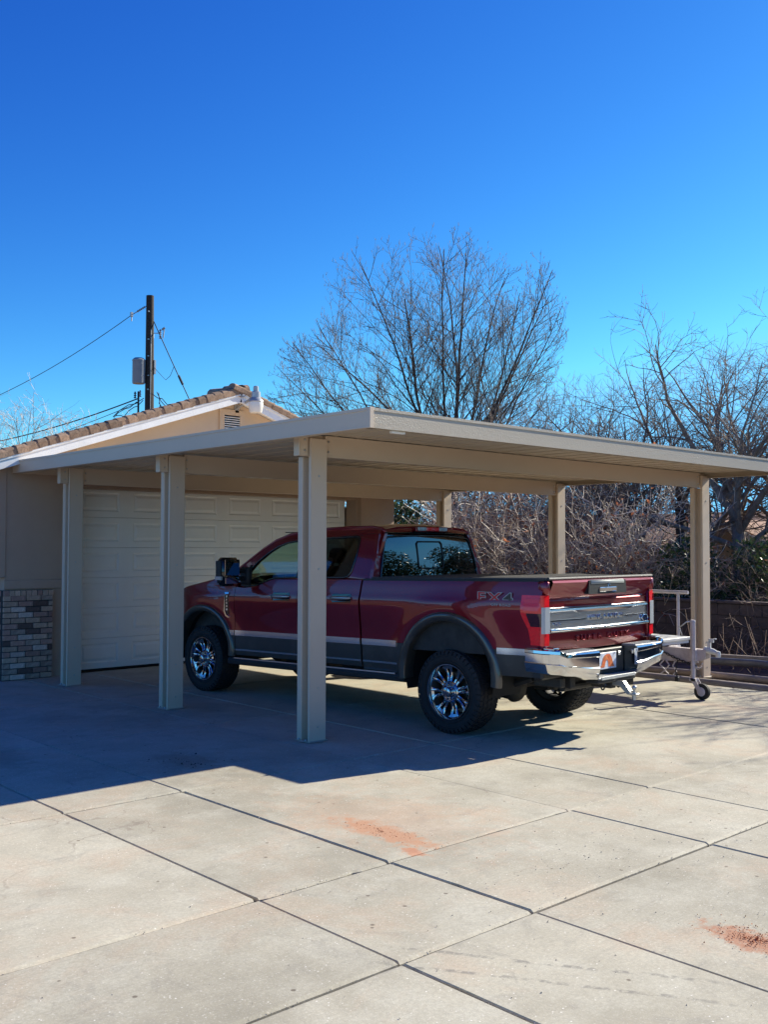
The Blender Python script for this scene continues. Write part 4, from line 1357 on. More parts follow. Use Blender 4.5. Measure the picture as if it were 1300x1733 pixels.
m.add([(-.52, -1.1505 + .012, 1.262), (.52, -1.1505 + .012, 1.262), (.46, -1.153, 1.225), (-.46, -1.153, 1.225)], [(0, 1, 2, 3)])
m.add([(-.46, -1.157, 1.225), (.46, -1.157, 1.225), (.52, -1.160, 1.245), (-.52, -1.160, 1.245)], [(0, 1, 2, 3)])
m.tube([(x, ty(x, -1.158), 1.066) for x in np.linspace(-.87, .87, 25)], .016, 16)
m.build('bright_border', P_CHROME, tgo, smooth=True, sharp=35)
text_obj('KING RANCH', .078, P_CHROME, tgo, (.03, -1.1545, 1.160), (rad(90), 0, 0), 'badge_lettering', .003, 1.18, -.0006, scale=(1.12, 1, 1))
text_obj('SUPER DUTY', .088, P_RED, tgo, (.0, -1.137, .974), (rad(90), 0, 0), 'embossed_lettering', .005, 1.55, .0008, scale=(1.30, .82, 1), bevel=.0015)
text_obj('F-250', .038, P_CHROME, tgo, (-.76, -1.128, 1.122), (rad(90), 0, rad(-2)), 'model_badge', .003, 1.0, .0, scale=(1.3, 1, 1))
m = MB(); M_ = Matrix.Translation((.785, -1.128, 1.112)) @ Matrix.Rotation(rad(90), 4, 'X') @ Matrix.Diagonal((1.0, .62, 1, 1))
m.lathe([(.0, .012), (.052, .012), (.056, .006), (.056, 0)], 28, M_); emb = m.build('oval_emblem', principled('emblem_blue', (.012, .03, .09), .2, coat=1), tgo, smooth=True, sharp=40)
m = MB(); M_2 = Matrix.Translation((.785, -1.131, 1.112)) @ Matrix.Rotation(rad(90), 4, 'X') @ Matrix.Diagonal((1.0, .62, 1, 1))
m.lathe([(.053, .011), (.055, .016), (.060, .014), (.061, 0)], 28, M_2); m.build('emblem_ring', P_CHROME, emb, smooth=True, sharp=40) if False else m.build('emblem_ring', P_CHROME, tgo, smooth=True, sharp=40)
text_obj('Ford', .050, P_CHROME, tgo, (.785, -1.144, 1.113), (rad(90), 0, rad(2)), 'emblem_script', .001, .9, 0, scale=(1.15, .8, 1))
# handle bezel in the top spoiler
m = MB(); m.prism([(-.34, 1.392), (-.32, 1.388), (.32, 1.388), (.34, 1.392), (.325, 1.518), (-.325, 1.518)], 1, -1.194, -1.10)
for i, v in enumerate(m.v):
    pass
bez = m.build('handle_bezel', P_BLK, tgo)
m = MB(); m.box(-.305, .305, -1.198, -1.10, 1.472, 1.524, c=.014); m.build('spoiler_cap', principled('satin_grey_plastic', (.28, .30, .29), .4), tgo, smooth=True, sharp=50)
m = MB(); m.box(-.15, .15, -1.203, -1.19, 1.405, 1.45, c=.006); m.build('release_handle', P_CHROME, tgo)
m = MB(); m.lathe([(0, .012), (.014, .010), (.016, 0)], 14, Matrix.Translation((.0, -1.204, 1.47)) @ Matrix.Rotation(rad(90), 4, 'X')); m.build('camera_lens', P_CHROME, tgo)

# ---- tail lamps and bed corners
for sg in (-1, 1):
    def yfront(z): return float(np.interp(z, [.93, .96, 1.08, 1.21, 1.25, 1.40], [-.985, -.985, -.965, -.895, -.89, -.89]))
    def lamp(nm, mt, z0, z1, u0, u1, off, par=None, nz=12, nu=14):
        vs, fs = [], []
        for j in range(nz + 1):
            z = z0 + (z1 - z0) * j / nz
            yf = yfront(z)
            for i in range(nu + 1):
                u = u0 + (u1 - u0) * i / nu       # 0 inner rear edge .. 1 front edge on the side
                if u < .38:
                    x = .892 + (.962 - .892) * u / .38; y = -1.128 - off
                    x, y = x, y + .01 * u
                elif u < .56:
                    a = (u - .38) / .18 * math.pi / 2
                    x = .962 + .026 * math.sin(a) + off * math.sin(a); y = -1.124 + .026 * (1 - math.cos(a)) - off * math.cos(a)
                else:
                    t = (u - .56) / .44
                    y = -1.098 + (yf + 1.098) * t
                    x = max(wz(min(z, 1.4), y), .955) + .008 + off
                vs.append((sg * x, y, z))
        n = nu + 1
        for j in range(nz):
            for i in range(nu):
                q = (j * n + i, j * n + i + 1, (j + 1) * n + i + 1, (j + 1) * n + i); fs.append(q)
        return MB().add(vs, fs).build(nm, mt, par or truck, smooth=True, sharp=40)
    tl = lamp('tail_lamp', P_RLENS, .935, 1.392, 0, 1, .004, nz=16, nu=22)
    lamp('reverse_lamp', P_CLENS, 1.045, 1.285, .0, .50, .012, tl)
    lamp('smoked_side_lens', P_SMOKE, 1.105, 1.225, .42, .86, .009, tl)
    lamp('brake_lens', principled('bright_red_lens', (.85, .02, .02), .15, coat=1, bump=.3, bscale=160), 1.25, 1.36, .40, .92, .009, tl)
    m = MB()
    m.box(*sorted((sg * .891, sg * .962)), -1.118, -1.04, .86, 1.40, c=.012); m.box(*sorted((sg * .891, sg * .955)), -1.150, -1.04, 1.396, 1.522, c=.014)
    m.build('bed_corner', P_RED, truck, smooth=True, sharp=50)

# ---- rear bumper
def wing(sg):
    bump = MB()
    path = [(.985, -.93), (.990, -1.02), (.985, -1.12), (.965, -1.20), (.915, -1.262), (.84, -1.285), (.70, -1.297), (.50, -1.305), (.34, -1.307)]
    prof_n = 9
    vs, fs = [], []
    for k, (x, y) in enumerate(path):
        ztop = float(np.interp(k, [0, 3, 4, 5, 6, 8], [.905, .905, .90, .868, .862, .86]))
        zbot = float(np.interp(k, [0, 4, 6, 7, 8], [.685, .672, .645, .60, .585]))
        # outward normal in plan
        i0, i1 = max(0, k - 1), min(len(path) - 1, k + 1)
        dx, dy = path[i1][0] - path[i0][0], path[i1][1] - path[i0][1]
        L = math.hypot(dx, dy); nx, ny = -dy / L, dx / L
        if nx * x + ny * (y + 1.0) < 0: nx, ny = -nx, -ny
        for t, o in ((0, -.06), (.03, -.016), (.10, -.004), (.42, .014), (.46, .004), (.80, .004), (.84, .014), (.95, .012), (1.0, -.004), (1.0, -.05)):
            vs.append((sg * (x + nx * o), y + ny * o, zbot + (ztop - zbot) * t))
    n = 10
    for i in range(len(path) - 1):
        for j in range(n - 1):
            fs.append((i * n + j, (i + 1) * n + j, (i + 1) * n + j + 1, i * n + j + 1))
    # inner end return
    e = (len(path) - 1) * n
    b = len(vs)
    vs += [(vs[e + j][0], -1.12, vs[e + j][2]) for j in range(n)]
    for j in range(n - 1): fs.append((e + j, b + j, b + j + 1, e + j + 1))
    bump.add(vs, fs)
    return bump
bo = MB().box(-.95, .95, -1.06, -.99, .70, .80, c=.01).build('rear_bumper', P_BLK, truck)
for sg in (-1, 1): wing(sg).build('bumper_wing', P_CHROME, bo, smooth=True, sharp=28)
bk = MB(); bk.box(-.96, .96, -1.10, -.98, .62, .84, c=.02)
bk.box(-.335, .335, -1.16, -1.10, .60, .85, c=.01)
bk.build('bumper_core', P_BLK, bo)
for sg in (-1, 1):
    m = MB(); m.box(*sorted((sg * .345, sg * .86)), -1.290, -1.13, .858, .872, c=.004)
    for q in range(12):
        x = sg * (.37 + q * .041)
        m.box(x - .012, x + .012, -1.28, -1.14, .8725, .877)
    m.build('step_pad', P_PAD, bo)
    m = MB(); m.box(*sorted((sg * .862, sg * .955)), -1.22, -.98, .903, .918, c=.005); m.build('corner_step', P_CHROME, bo)
    for x in (.90, .42):
        m = MB(); m.lathe([(0, .004), (.013, .004), (.018, .001), (.019, -.006)], 16, Matrix.Translation((sg * x, -1.262 if x > .8 else -1.305, .775)) @ Matrix.Rotation(rad(90), 4, 'X'))
        m.build('parking_sensor', P_BLK, bo)
    m = MB()     # recessed facet between chrome ribs
    m.box(*sorted((sg * .40, sg * .80)), -1.304, -1.296, .735, .805, c=.003); 
m = MB(); m.box(-.335, .335, -1.305, -1.14, .585, .605, c=.006); m.box(-.30, .30, -1.312, -1.304, .580, .612, c=.003); cs = m.build('centre_step', P_PAD, bo)
m = MB(); m.box(-.335, .335, -1.296, -1.15, .545, .584, c=.01); m.build('centre_valance', P_BLK, bo)
# licence plate
m = MB(); m.box(-.165, .165, -1.182, -1.174, .655, .815, c=.003); pl = m.build('licence_plate', P_PLATE_W, truck)
m = MB(); m.prism([(-.135, .675), (-.05, .675), (-.035, .72), (-.015, .745), (.01, .735), (.02, .675), (.125, .672), (.10, .71), (.075, .765), (.045, .795), (.0, .80), (-.045, .79), (-.075, .765), (-.10, .70)], 1, -1.1845, -1.1825)
m.build('plate_arch_print', P_PLATE_O, pl)
for x in (-.13, .13):
    m = MB(); m.lathe([(0, .004), (.007, .003), (.008, 0)], 8, Matrix.Translation((x, -1.183, .80)) @ Matrix.Rotation(rad(90), 4, 'X')); m.build('plate_bolt', P_CHROME, pl)
m = MB(); m.box(.20, .235, -1.19, -1.165, .77, .81, c=.005); m.build('plug_socket', P_SATIN, truck)
# hitch receiver with dropped polished ball mount
m = MB(); m.box(-.045, .045, -1.25, -.90, .475, .555, c=.006); m.tube([(-.5, -1.0, .50), (.5, -1.0, .50)], .035, 10); m.build('hitch_receiver', P_UNDER, truck)
m = MB(); m.box(-.022, .022, -1.345, -1.2, .505, .55, c=.004)
m.prism([(-1.33, .555), (-1.37, .555), (-1.44, .47), (-1.44, .435), (-1.41, .435), (-1.33, .505)], 0, -.023, .023)
m.box(-.030, .030, -1.515, -1.41, .432, .450, c=.005)
bm_ = m.build('ball_mount', P_POL, truck)
m = MB(); M_ = Matrix.Translation((0, -1.475, .45)) @ Matrix.Scale(.85, 4)
m.lathe([(.0, -.075), (.022, -.075), (.022, -.03), (.03, -.028), (.03, 0), (.028, .008), (.014, .012), (.014, .035), (.024, .045), (.029, .062), (.024, .079), (.012, .088), (0, .088)], 20, M_)
m.build('tow_ball', P_POL, bm_, smooth=True, sharp=40)
m = MB(); m.tube([(-.09, -1.22, .515), (.09, -1.22, .515)], .008, 6); m.build('hitch_pin', P_CHROME, bm_)
for sg in (-1, 1):
    m = MB(); m.tube([(sg * .14 + .03 * math.cos(a), -1.22 + .0 * a, .50 + .03 * math.sin(a)) for a in np.linspace(0, 6.28, 13)], .008, 6, cap=False); m.build('chain_loop', P_UNDER, truck)

# ---- underbody
ub = MB()
for sg in (-1, 1):
    ub.box(sg * .46 - .04, sg * .46 + .04, -1.10, 4.6, .50, .66, c=.01)
ub.box(-.45, .45, -1.0, -.9, .52, .6); ub.box(-.45, .45, .9, 1.0, .5, .6); ub.box(-.45, .45, 2.4, 2.55, .48, .58)
ub.box(-.88, .88, .75, 3.5, .56, .62)
ub.build('chassis_frame', P_UNDER, truck)
ax = MB(); ax.tube([(-.80, 0, .385), (.80, 0, .385)], .052, 12)
M_ = Matrix.Translation((-.04, -.0, .385)) @ Matrix.Rotation(rad(90), 4, 'X')
ax.lathe([(0, .20), (.09, .185), (.150, .14), (.165, .10), (.165, .085), (.15, .08), (.13, -.10), (.07, -.19), (0, -.2)], 22, M_)
for q in range(10):
    a = q * math.pi / 5
    ax.lathe([(0, .012), (.009, .012), (.009, 0)], 6, Matrix.Translation((-.04 + .155 * math.cos(a), -.10, .385 + .155 * math.sin(a))) @ Matrix.Rotation(rad(90), 4, 'X'))
for sg in (-1, 1):
    ax.tube([(sg * .62, -.75, .58), (sg * .60, -.3, .42), (sg * .60, 0, .37), (sg * .60, .4, .42), (sg * .62, .85, .56)], .035, 6)
    ax.tube([(sg * .50, -.22, .32), (sg * .40, -.3, .72)], .035, 10)
    ax.box(sg * .60 - .05, sg * .60 + .05, -.1, .1, .28, .50, c=.01)
ax.build('rear_axle', P_UNDER, truck, smooth=True, sharp=35)
ax = MB(); ax.tube([(-.80, WBX, .385), (.80, WBX, .385)], .048, 10); ax.tube([(.3, WBX, .4), (.3, 2.6, .45)], .03, 8)
ax.lathe([(0, .16), (.13, .1), (.14, .0), (.1, -.12), (0, -.15)], 16, Matrix.Translation((.3, WBX, .385)) @ Matrix.Rotation(rad(90), 4, 'X'))
ax.build('front_axle', P_UNDER, truck, smooth=True, sharp=35)
m = MB(); m.tube([(.0, .1, .40), (0, 2.3, .50)], .045, 12); m.build('drive_shaft', P_UNDER, truck, smooth=True, sharp=40)
m = MB(); m.tube([(.30, 2.8, .45), (.34, 1.2, .45), (.40, .75, .50), (.40, .35, .64), (.44, -.2, .64), (.50, -.55, .52), (.62, -.88, .47), (.74, -1.02, .46)], .045, 12)
m.tube([(.33, 2.2, .45), (.33, 1.4, .45)], .09, 12)
m.build('exhaust_pipe', P_UNDER, truck, smooth=True, sharp=40)
m = MB(); m.box(-.40, -.05, .95, 2.2, .36, .55, c=.04); m.build('fuel_tank', P_UNDER, truck)
m = MB(); m.box(-.35, .35, 2.5, 3.3, .33, .60, c=.06); m.build('gearbox', P_UNDER, truck)
m = MB(); m.lathe([(.0, -.10), (.30, -.10), (.345, -.08), (.36, 0), (.345, .08), (.30, .10), (0, .10)], 24, Matrix.Translation((0, -.62, .56))); m.build('spare_tyre', P_RUB, truck, smooth=True, sharp=50)
for sg in (-1, 1):
    m = MB(); m.box(sg * .80 - .12, sg * .80 + .12, -.62, -.60, .30, .66, c=.004); 
    m = MB(); m.box(sg * .62 - .04, sg * .62 + .04, -1.10, -.78, .52, .62, c=.015); m.build('bumper_bracket', P_UNDER, truck)

# ---- wheels
RT, WTY = .413, .285
def lug(x): return x
def wheel_meshes():
    Z2X = Matrix.Rotation(rad(90), 4, 'Y')     # lathe axis along +x (outward)
    hw = WTY / 2
    prof = [(.268, -hw + .03), (.272, -hw + .012), (.30, -hw - .004), (.345, -hw - .010), (.375, -hw + .0), (.395, -hw + .015), (.404, -hw + .035), (.406, -hw + .06),
            (.406, hw - .06), (.404, hw - .035), (.395, hw - .015), (.375, hw), (.345, hw + .010), (.30, hw + .004), (.272, hw - .012), (.268, hw - .03)]
    t = MB(); t.lathe(prof, 72, Z2X)
    # raised sidewall ribs
    for r0 in (.292, .352): t.lathe([(r0, hw + .004), (r0 + .004, hw + .012), (r0 + .012, hw + .012), (r0 + .016, hw + .006)], 72, Z2X)
    bm = bmesh.new()
    tyre = mesh_from('tyre', t.v, t.f, P_RUB, True, 40)
    # tread blocks
    tb = MB()
    nb = 46
    for k in range(nb):
        for row, (x0, x1, ph) in enumerate(((-.136, -.092, 0), (-.083, -.036, .5), (-.028, .028, .15), (.036, .083, .6), (.092, .136, .05))):
            a0 = (k + ph) * 2 * math.pi / nb; da = 2 * math.pi / nb * (.74 if row in (0, 4) else .68)
            sk = .03 * (1 if row % 2 else -1)
            r0, r1 = .400, RT if row not in (0, 4) else RT - .004
            vs = []
            for r in (r0, r1):
                for (x, a) in ((x0, a0), (x1, a0 + sk), (x1, a0 + da + sk), (x0, a0 + da)):
                    vs.append((x, r * math.cos(a), r * math.sin(a)))
            tb.add(vs, [(4, 5, 6, 7), (0, 1, 5, 4), (1, 2, 6, 5), (2, 3, 7, 6), (3, 0, 4, 7)])
            if row in (0, 4):      # shoulder lug running down the sidewall
                sx = 1 if row == 4 else -1
                vs = []
                for (x, r) in ((sx * .136, RT - .004), (sx * .151, .385), (sx * .154, .362)):
                    vs += [(x, r * math.cos(a0), r * math.sin(a0)), (x, r * math.cos(a0 + da), r * math.sin(a0 + da))]
                vs += [(sx * .12, .40 * math.cos(a0), .40 * math.sin(a0)), (sx * .12, .40 * math.cos(a0 + da), .40 * math.sin(a0 + da))]
                tb.add(vs, [(0, 1, 3, 2), (2, 3, 5, 4), (0, 2, 4, 6), (1, 7, 5, 3)])
    tread = mesh_from('tread', tb.v, tb.f, P_RUB)
    bm.from_mesh(tread); bmesh.ops.recalc_face_normals(bm, faces=bm.faces); bm.to_mesh(tread); bm.free()
    # rim: lip, barrel
    rm = MB()
    rm.lathe([(.268, hw - .035), (.274, hw - .008), (.270, hw + .002), (.262, hw + .002), (.256, hw - .012), (.250, hw - .03)], 72, Z2X)
    rm.lathe([(.250, hw - .03), (.236, hw - .06), (.228, hw - .11), (.225, -hw + .06), (.262, -hw + .03)], 72, Z2X, 1)
    # spokes: eight pairs joined at rim and hub, with deep windows between
    def sx(r): return hw - .030 - .030 * math.sin(min(1, max(0, (r - .07) / .18)) * math.pi) * .8 + (.004 if r < .09 else 0)
    ns = 8
    for k in range(ns):
        A = 2 * math.pi * k / ns
        for side in (-1, 1):
            vs = []
            sec = []
            for r, hwid, cen in ((.060, .019, .012), (.10, .0155, .016), (.14, .014, .019), (.18, .0145, .024), (.215, .018, .032), (.250, .026, .042)):
                c = side * cen
                ring = []
                for (o, dx) in ((-hwid, -.030), (-hwid, -.006), (-hwid * .55, 0.0), (hwid * .55, 0.0), (hwid, -.006), (hwid, -.030)):
                    yy, zz = r, c + o
                    ca, sa = math.cos(A), math.sin(A)
                    ring.append((sx(r) + dx, yy * ca - zz * sa, yy * sa + zz * ca))
                sec.append(ring)
            b = []
            for ring in sec: b += ring
            fs = []
            for i in range(len(sec) - 1):
                for j in range(5): fs.append((i * 6 + j, i * 6 + j + 1, i * 6 + 7 + j, i * 6 + 6 + j))
            rm.add(b, fs)
        # web at the rim closing the pair
        vs = []
        for r in (.222, .252):
            for q in np.linspace(-1, 1, 9):
                a = A + q * (.285 if r > .23 else .16)
                vs.append((sx(r) - .001, r * math.cos(a), r * math.sin(a)))
        rm.add(vs, [(i, i + 1, i + 10, i + 9) for i in range(8)])
    rm.lathe([(.100, hw - .065), (.103, hw - .030), (.094, hw - .020), (.060, hw - .022)], 40, Z2X)
    rim = MB(); rim.v, rim.f, rim.m = rm.v, rm.f, rm.m
    me = mesh_from('rim', rim.v, rim.f, [P_WHEEL, P_UNDER], mat_idx=rim.m)
    bm = bmesh.new(); bm.from_mesh(me); bmesh.ops.recalc_face_normals(bm, faces=bm.faces); bm.to_mesh(me); bm.free()
    me.polygons.foreach_set('use_smooth', [True] * len(me.polygons)); me.set_sharp_from_angle(angle=rad(38)); me.update()
    hc = MB()
    hc.lathe([(.0, hw + .034), (.034, hw + .034), (.046, hw + .028), (.050, hw + .012), (.052, hw - .018)], 36, Z2X)
    hc.lathe([(.052, hw - .012), (.078, hw - .010), (.084, hw - .018), (.086, hw - .03)], 36, Z2X)
    for q in range(8):
        a = q * math.pi / 4 + .39
        hc.lathe([(0, .016), (.008, .015), (.0105, .010), (.0105, -.006)], 8, Matrix.Translation((hw - .006, .068 * math.cos(a), .068 * math.sin(a))) @ Z2X)
    cap_ = mesh_from('hub_cap', hc.v, hc.f, P_WHEEL)
    bm = bmesh.new(); bm.from_mesh(cap_); bmesh.ops.recalc_face_normals(bm, faces=bm.faces); bm.to_mesh(cap_); bm.free()
    cap_.polygons.foreach_set('use_smooth', [True] * len(cap_.polygons)); cap_.set_sharp_from_angle(angle=rad(35)); cap_.update()
    rt_ = MB(); rt_.lathe([(.07, .0), (.178, .0), (.180, .012), (.180, .03), (.07, .03)], 40, Z2X); rt_.box(-.02, .05, -.07, .07, .10, .19, c=.01)
    rotor = mesh_from('brake_disc', rt_.v, rt_.f, P_ROTOR)
    return tyre, tread, me, cap_, rotor
ty_, tr_m, rim_m, cap_m, rot_m = wheel_meshes()
rw_ = random.Random(9)
for (x, y) in ((-.853, 0), (.853, 0), (-.853, WBX), (.853, WBX)):
    w_ = link('wheel', rim_m, truck, (x, y, RT - .002), (rw_.uniform(0, 6) if False else (.18 if y == 0 else .5), 0, 0 if x > 0 else math.pi))
    for nm, me in (('tyre', ty_), ('tread', tr_m), ('hub_cap', cap_m), ('brake_disc', rot_m)):
        o = link(nm, me, w_)
        if nm == 'tread': o['kind'] = 'stuff'
# ================================================================ boat/utility trailer parked beside the truck
JX = 11.15
trl = thing('utility_trailer', 'small pale grey utility trailer, tongue resting on a wheeled jack behind the truck bumper', 'trailer', (JX, 6.5, 0))
def T(mb, name, mats, **k):
    o = mb.build(name, mats, trl, **k); o.location = (-JX, -6.5, 0); return o
P_TRL = principled('trailer_paint', (.60, .53, .52), .5, var=.12, vscale=8, grime=(.25, .2, .17), gscale=9, gamt=.5)
P_TRLW = principled('trailer_white', (.66, .66, .64), .5, var=.08, grime=(.35, .3, .25), gscale=6, gamt=.4)
m = MB()
# channel tongue with fish-plate sides narrowing to the coupler
for sx in (-.06, .052):
    m.add([(JX + sx, 7.15, .43), (JX + sx, 6.42, .45), (JX + sx, 6.30, .50), (JX + sx, 6.30, .60), (JX + sx, 7.15, .60),
           (JX + sx + .008, 7.15, .43), (JX + sx + .008, 6.42, .45), (JX + sx + .008, 6.30, .50), (JX + sx + .008, 6.30, .60), (JX + sx + .008, 7.15, .60)],
          [(0, 1, 2, 3, 4), (9, 8, 7, 6, 5), (0, 5, 6, 1), (1, 6, 7, 2), (2, 7, 8, 3), (3, 8, 9, 4), (4, 9, 5, 0)])
m.box(JX - .052, JX + .052, 6.30, 7.15, .592, .602); m.box(JX - .052, JX + .052, 6.45, 7.15, .432, .44)
for sx in (-1, 1): m.tube([(JX + sx * .04, 7.0, .52), (JX + sx * .62, 8.6, .52)], .042, 4)
m.box(JX - .66, JX + .66, 8.55, 8.63, .47, .56); m.box(JX - .66, JX - .58, 8.6, 12.0, .47, .56); m.box(JX + .58, JX + .66, 8.6, 12.0, .47, .56)
for yy in (9.4, 10.2, 11.0, 11.9): m.box(JX - .58, JX + .58, yy, yy + .06, .48, .55)
T(m, 'frame', P_TRL)
m = MB(); m.tube([(JX, 6.34, .60), (JX, 6.24, .585), (JX, 6.17, .565)], [.04, .036, .026], 10); m.lathe([(0, .035), (.025, .03), (.030, .01), (.030, -.035), (.026, -.04)], 14, Matrix.Translation((JX, 6.165, .56)))
m.box(JX - .012, JX + .012, 6.26, 6.30, .60, .70); m.box(JX - .012, JX + .012, 6.22, 6.29, .69, .735, c=.004); m.box(JX - .012, JX + .012, 6.19, 6.22, .73, .745)
T(m, 'coupler', P_TRLW, smooth=True, sharp=40)
m = MB(); m.tube([(JX - .085, 6.450, .20), (JX - .085, 6.450, .62)], .026, 14)
m.tube([(JX - .085, 6.450, .60), (JX - .085, 6.450, .93)], .032, 14); m.lathe([(0, .03), (.030, .025), (.036, 0)], 14, Matrix.Translation((JX - .085, 6.450, .93)))
m.box(JX - .10, JX - .05, 6.410, 6.490, .46, .60, c=.004)
jk = T(m, 'jack', P_TRL, smooth=True, sharp=40)
m = MB(); m.tube([(JX - .085, 6.450, .94), (JX - .13, 6.510, .93), (JX - .16, 6.590, .86)], [.010, .008, .007], 8); m.tube([(JX - .16, 6.590, .865), (JX - .13, 6.570, .77)], .008, 6)
ch_ = m.build('crank_handle', P_TRLW, jk, smooth=True)
m = MB(); m.prism([(6.470, .25), (6.400, .25), (6.310, .10), (6.360, .08)], 0, JX - .125, JX - .118); m.prism([(6.470, .25), (6.400, .25), (6.310, .10), (6.360, .08)], 0, JX - .052, JX - .045)
m.box(JX - .125, JX - .045, 6.400, 6.480, .22, .25)
m.build('caster_fork', P_TRL, jk)
m = MB(); m.lathe([(.0, -.030), (.07, -.030), (.096, -.024), (.100, 0), (.096, .024), (.07, .030), (0, .030)], 30, Matrix.Translation((JX - .085, 6.330, .102)) @ Matrix.Rotation(rad(90), 4, 'Y'))
m.build('jack_wheel', P_RUB, jk, smooth=True, sharp=35)
m = MB(); m.lathe([(.0, -.036), (.045, -.034), (.055, -.030)], 20, Matrix.Translation((JX - .085, 6.330, .102)) @ Matrix.Rotation(rad(90), 4, 'Y')); m.build('jack_wheel_hub', P_TRL, jk)
m = MB(); m.box(JX - .20, JX + .47, 6.80, 7.45, .66, .70, c=.006); m.box(JX - .18, JX + .45, 6.82, 7.43, .62, .659)
T(m, 'step_deck', P_TRLW)
m = MB()
m.tube([(JX + .75, 7.15, .52), (JX + .75, 7.15, 1.235)], .021, 8); m.tube([(JX + .75, 7.00, 1.245), (JX + .75, 8.8, 1.245)], .024, 8); m.tube([(JX + .75, 8.7, .52), (JX + .75, 8.7, 1.235)], .021, 8); m.tube([(JX, 7.12, .53), (JX + .77, 7.15, .53)], .025, 8)
T(m, 'guide_rail', P_TRL, smooth=True, sharp=40)
def chain(p0, p1, sag, n, r=.013):
    m = MB(); p0, p1 = Vector(p0), Vector(p1)
    for i in range(n):
        t = (i + .5) / n
        c = p0.lerp(p1, t) + Vector((0, 0, -4 * sag * t * (1 - t)))
        d = (p1 - p0).normalized(); d = (d + Vector((0, 0, -4 * sag * (1 - 2 * t) / (p1 - p0).length))).normalized()
        s_ = d.cross(Vector((1, 0, 0))) if i % 2 else Vector((1, 0, 0))
        s_ = (s_ - d * s_.dot(d)).normalized()
        L = (p1 - p0).length / n * .72
        m.tube([c + d * (L * math.cos(a)) + s_ * (r * math.sin(a)) for a in np.linspace(0, 6.283, 9)], .0048, 5, cap=False)
    return m
T(chain((JX - .075, 7.0, .60), (JX - .075, 6.42, .40), .02, 16), 'safety_chain', P_UNDER, smooth=True)
T(chain((JX - .07, 6.42, .40), (JX - .05, 6.34, .45), .05, 5), 'safety_chain', P_TRL, smooth=True)
m = MB()
for y0, dy in ((6.86, .05), (6.70, .03), (6.83, -.05)):
    m.tube([(JX - .07, y0, .44), (JX - .08, y0 + dy, .38), (JX - .07, y0 - dy * .4, .31), (JX - .08, y0 + dy * .8, .27)], .010, 6)
T(m, 'tie_strap', P_TRL)
m = MB(); m.tube([(JX - .08, 6.66, .45), (JX - .10, 6.68, .32), (JX - .09, 6.66, .24)], .008, 6); m.box(JX - .11, JX - .07, 6.64, 6.69, .19, .25, c=.006)
T(m, 'wiring_plug', P_BLK)
for sx in (-.82, .82):
    m = MB(); m.lathe([(.0, -.09), (.17, -.09), (.27, -.085), (.29, -.05), (.29, .05), (.27, .085), (.17, .09), (0, .09)], 28, Matrix.Translation((JX + sx, 10.6, .29)) @ Matrix.Rotation(rad(90), 4, 'Y'))
    w_ = T(m, 'trailer_wheel', P_RUB, smooth=True, sharp=35)
    m = MB(); m.prism([(10.2, .45), (10.28, .62), (10.45, .68), (10.75, .68), (10.92, .62), (11.0, .45), (10.97, .45), (10.9, .59), (10.74, .65), (10.46, .65), (10.3, .59), (10.23, .45)], 0, JX + sx - .12, JX + sx + .12)
    T(m, 'mudguard', P_TRLW)
m = MB(); m.tube([(JX - .8, 10.6, .29), (JX + .8, 10.6, .29)], .03, 8); T(m, 'axle', P_TRL)

# ================================================================ tubes and rails stored along the edge of the concrete
def lying(name, label, pts, r, mat, n=12, cap=None):
    m = MB(); m.tube(pts, r, n); o = m.build(name, mat, smooth=True, sharp=50)
    return tag(o, label, 'pipe', group='pipes and rails stored along the concrete edge')
lying('metal_pipe', 'fat weathered pipe lying nearest along the concrete edge, passing in front of the post foot', [(12.56, 10.6, -.02), (12.55, 7.4, -.015), (12.56, 5.6, -.02), (12.60, 3.0, -.02)], .068, MAT['pipe'], 16)
lying('metal_pipe', 'second pipe, thinner, lying just behind the fat one past the post', [(13.42, 11.2, -.05), (13.40, 7.0, .0), (13.36, 3.4, .01)], .05, MAT['pipe'])
lying('metal_pipe', 'dark blue-grey pipe propped higher behind the post', [(13.75, 11.0, .05), (13.72, 7.0, .18), (13.6, 3.2, .10)], .055, principled('slate_pipe', (.09, .10, .12), .35, var=.2))
def rail(label, a, b, w, h, mat):
    a, b = Vector(a), Vector(b); d = b - a; L = d.length
    M_ = Matrix.Translation(a) @ d.to_track_quat('X', 'Z').to_matrix().to_4x4()
    m = MB(); m.box(0, L, -w / 2, w / 2, -h / 2, h / 2, M=M_, c=.006)
    o = m.build('metal_rail', mat); return tag(o, label, 'rail', group='pipes and rails stored along the concrete edge')
rail('pale box rail propped on top of the stack behind the right front post', (14.05, 10.4, .12), (13.9, 5.0, .27), .12, .09, MAT['pipe'])
rail('second box rail, darker, leaning beside the topmost one', (14.3, 10.0, .10), (14.25, 4.6, .22), .10, .08, MAT['pipe'])
rail('bleached board lying low between the stored pipes', (13.15, 9.6, -.06), (13.1, 4.0, -.05), .14, .04, MAT['pipe_pale'])
m = MB(); m.lathe([(.03, 0), (.062, .004), (.064, .05), (.05, .055)], 16, Matrix.Translation((13.93, 6.1, .26)) @ Matrix.Rotation(rad(90), 4, 'X'))
tag(m.build('strap_ring', MAT['black_plastic']), 'black plastic collar round the topmost stored rail', 'collar')

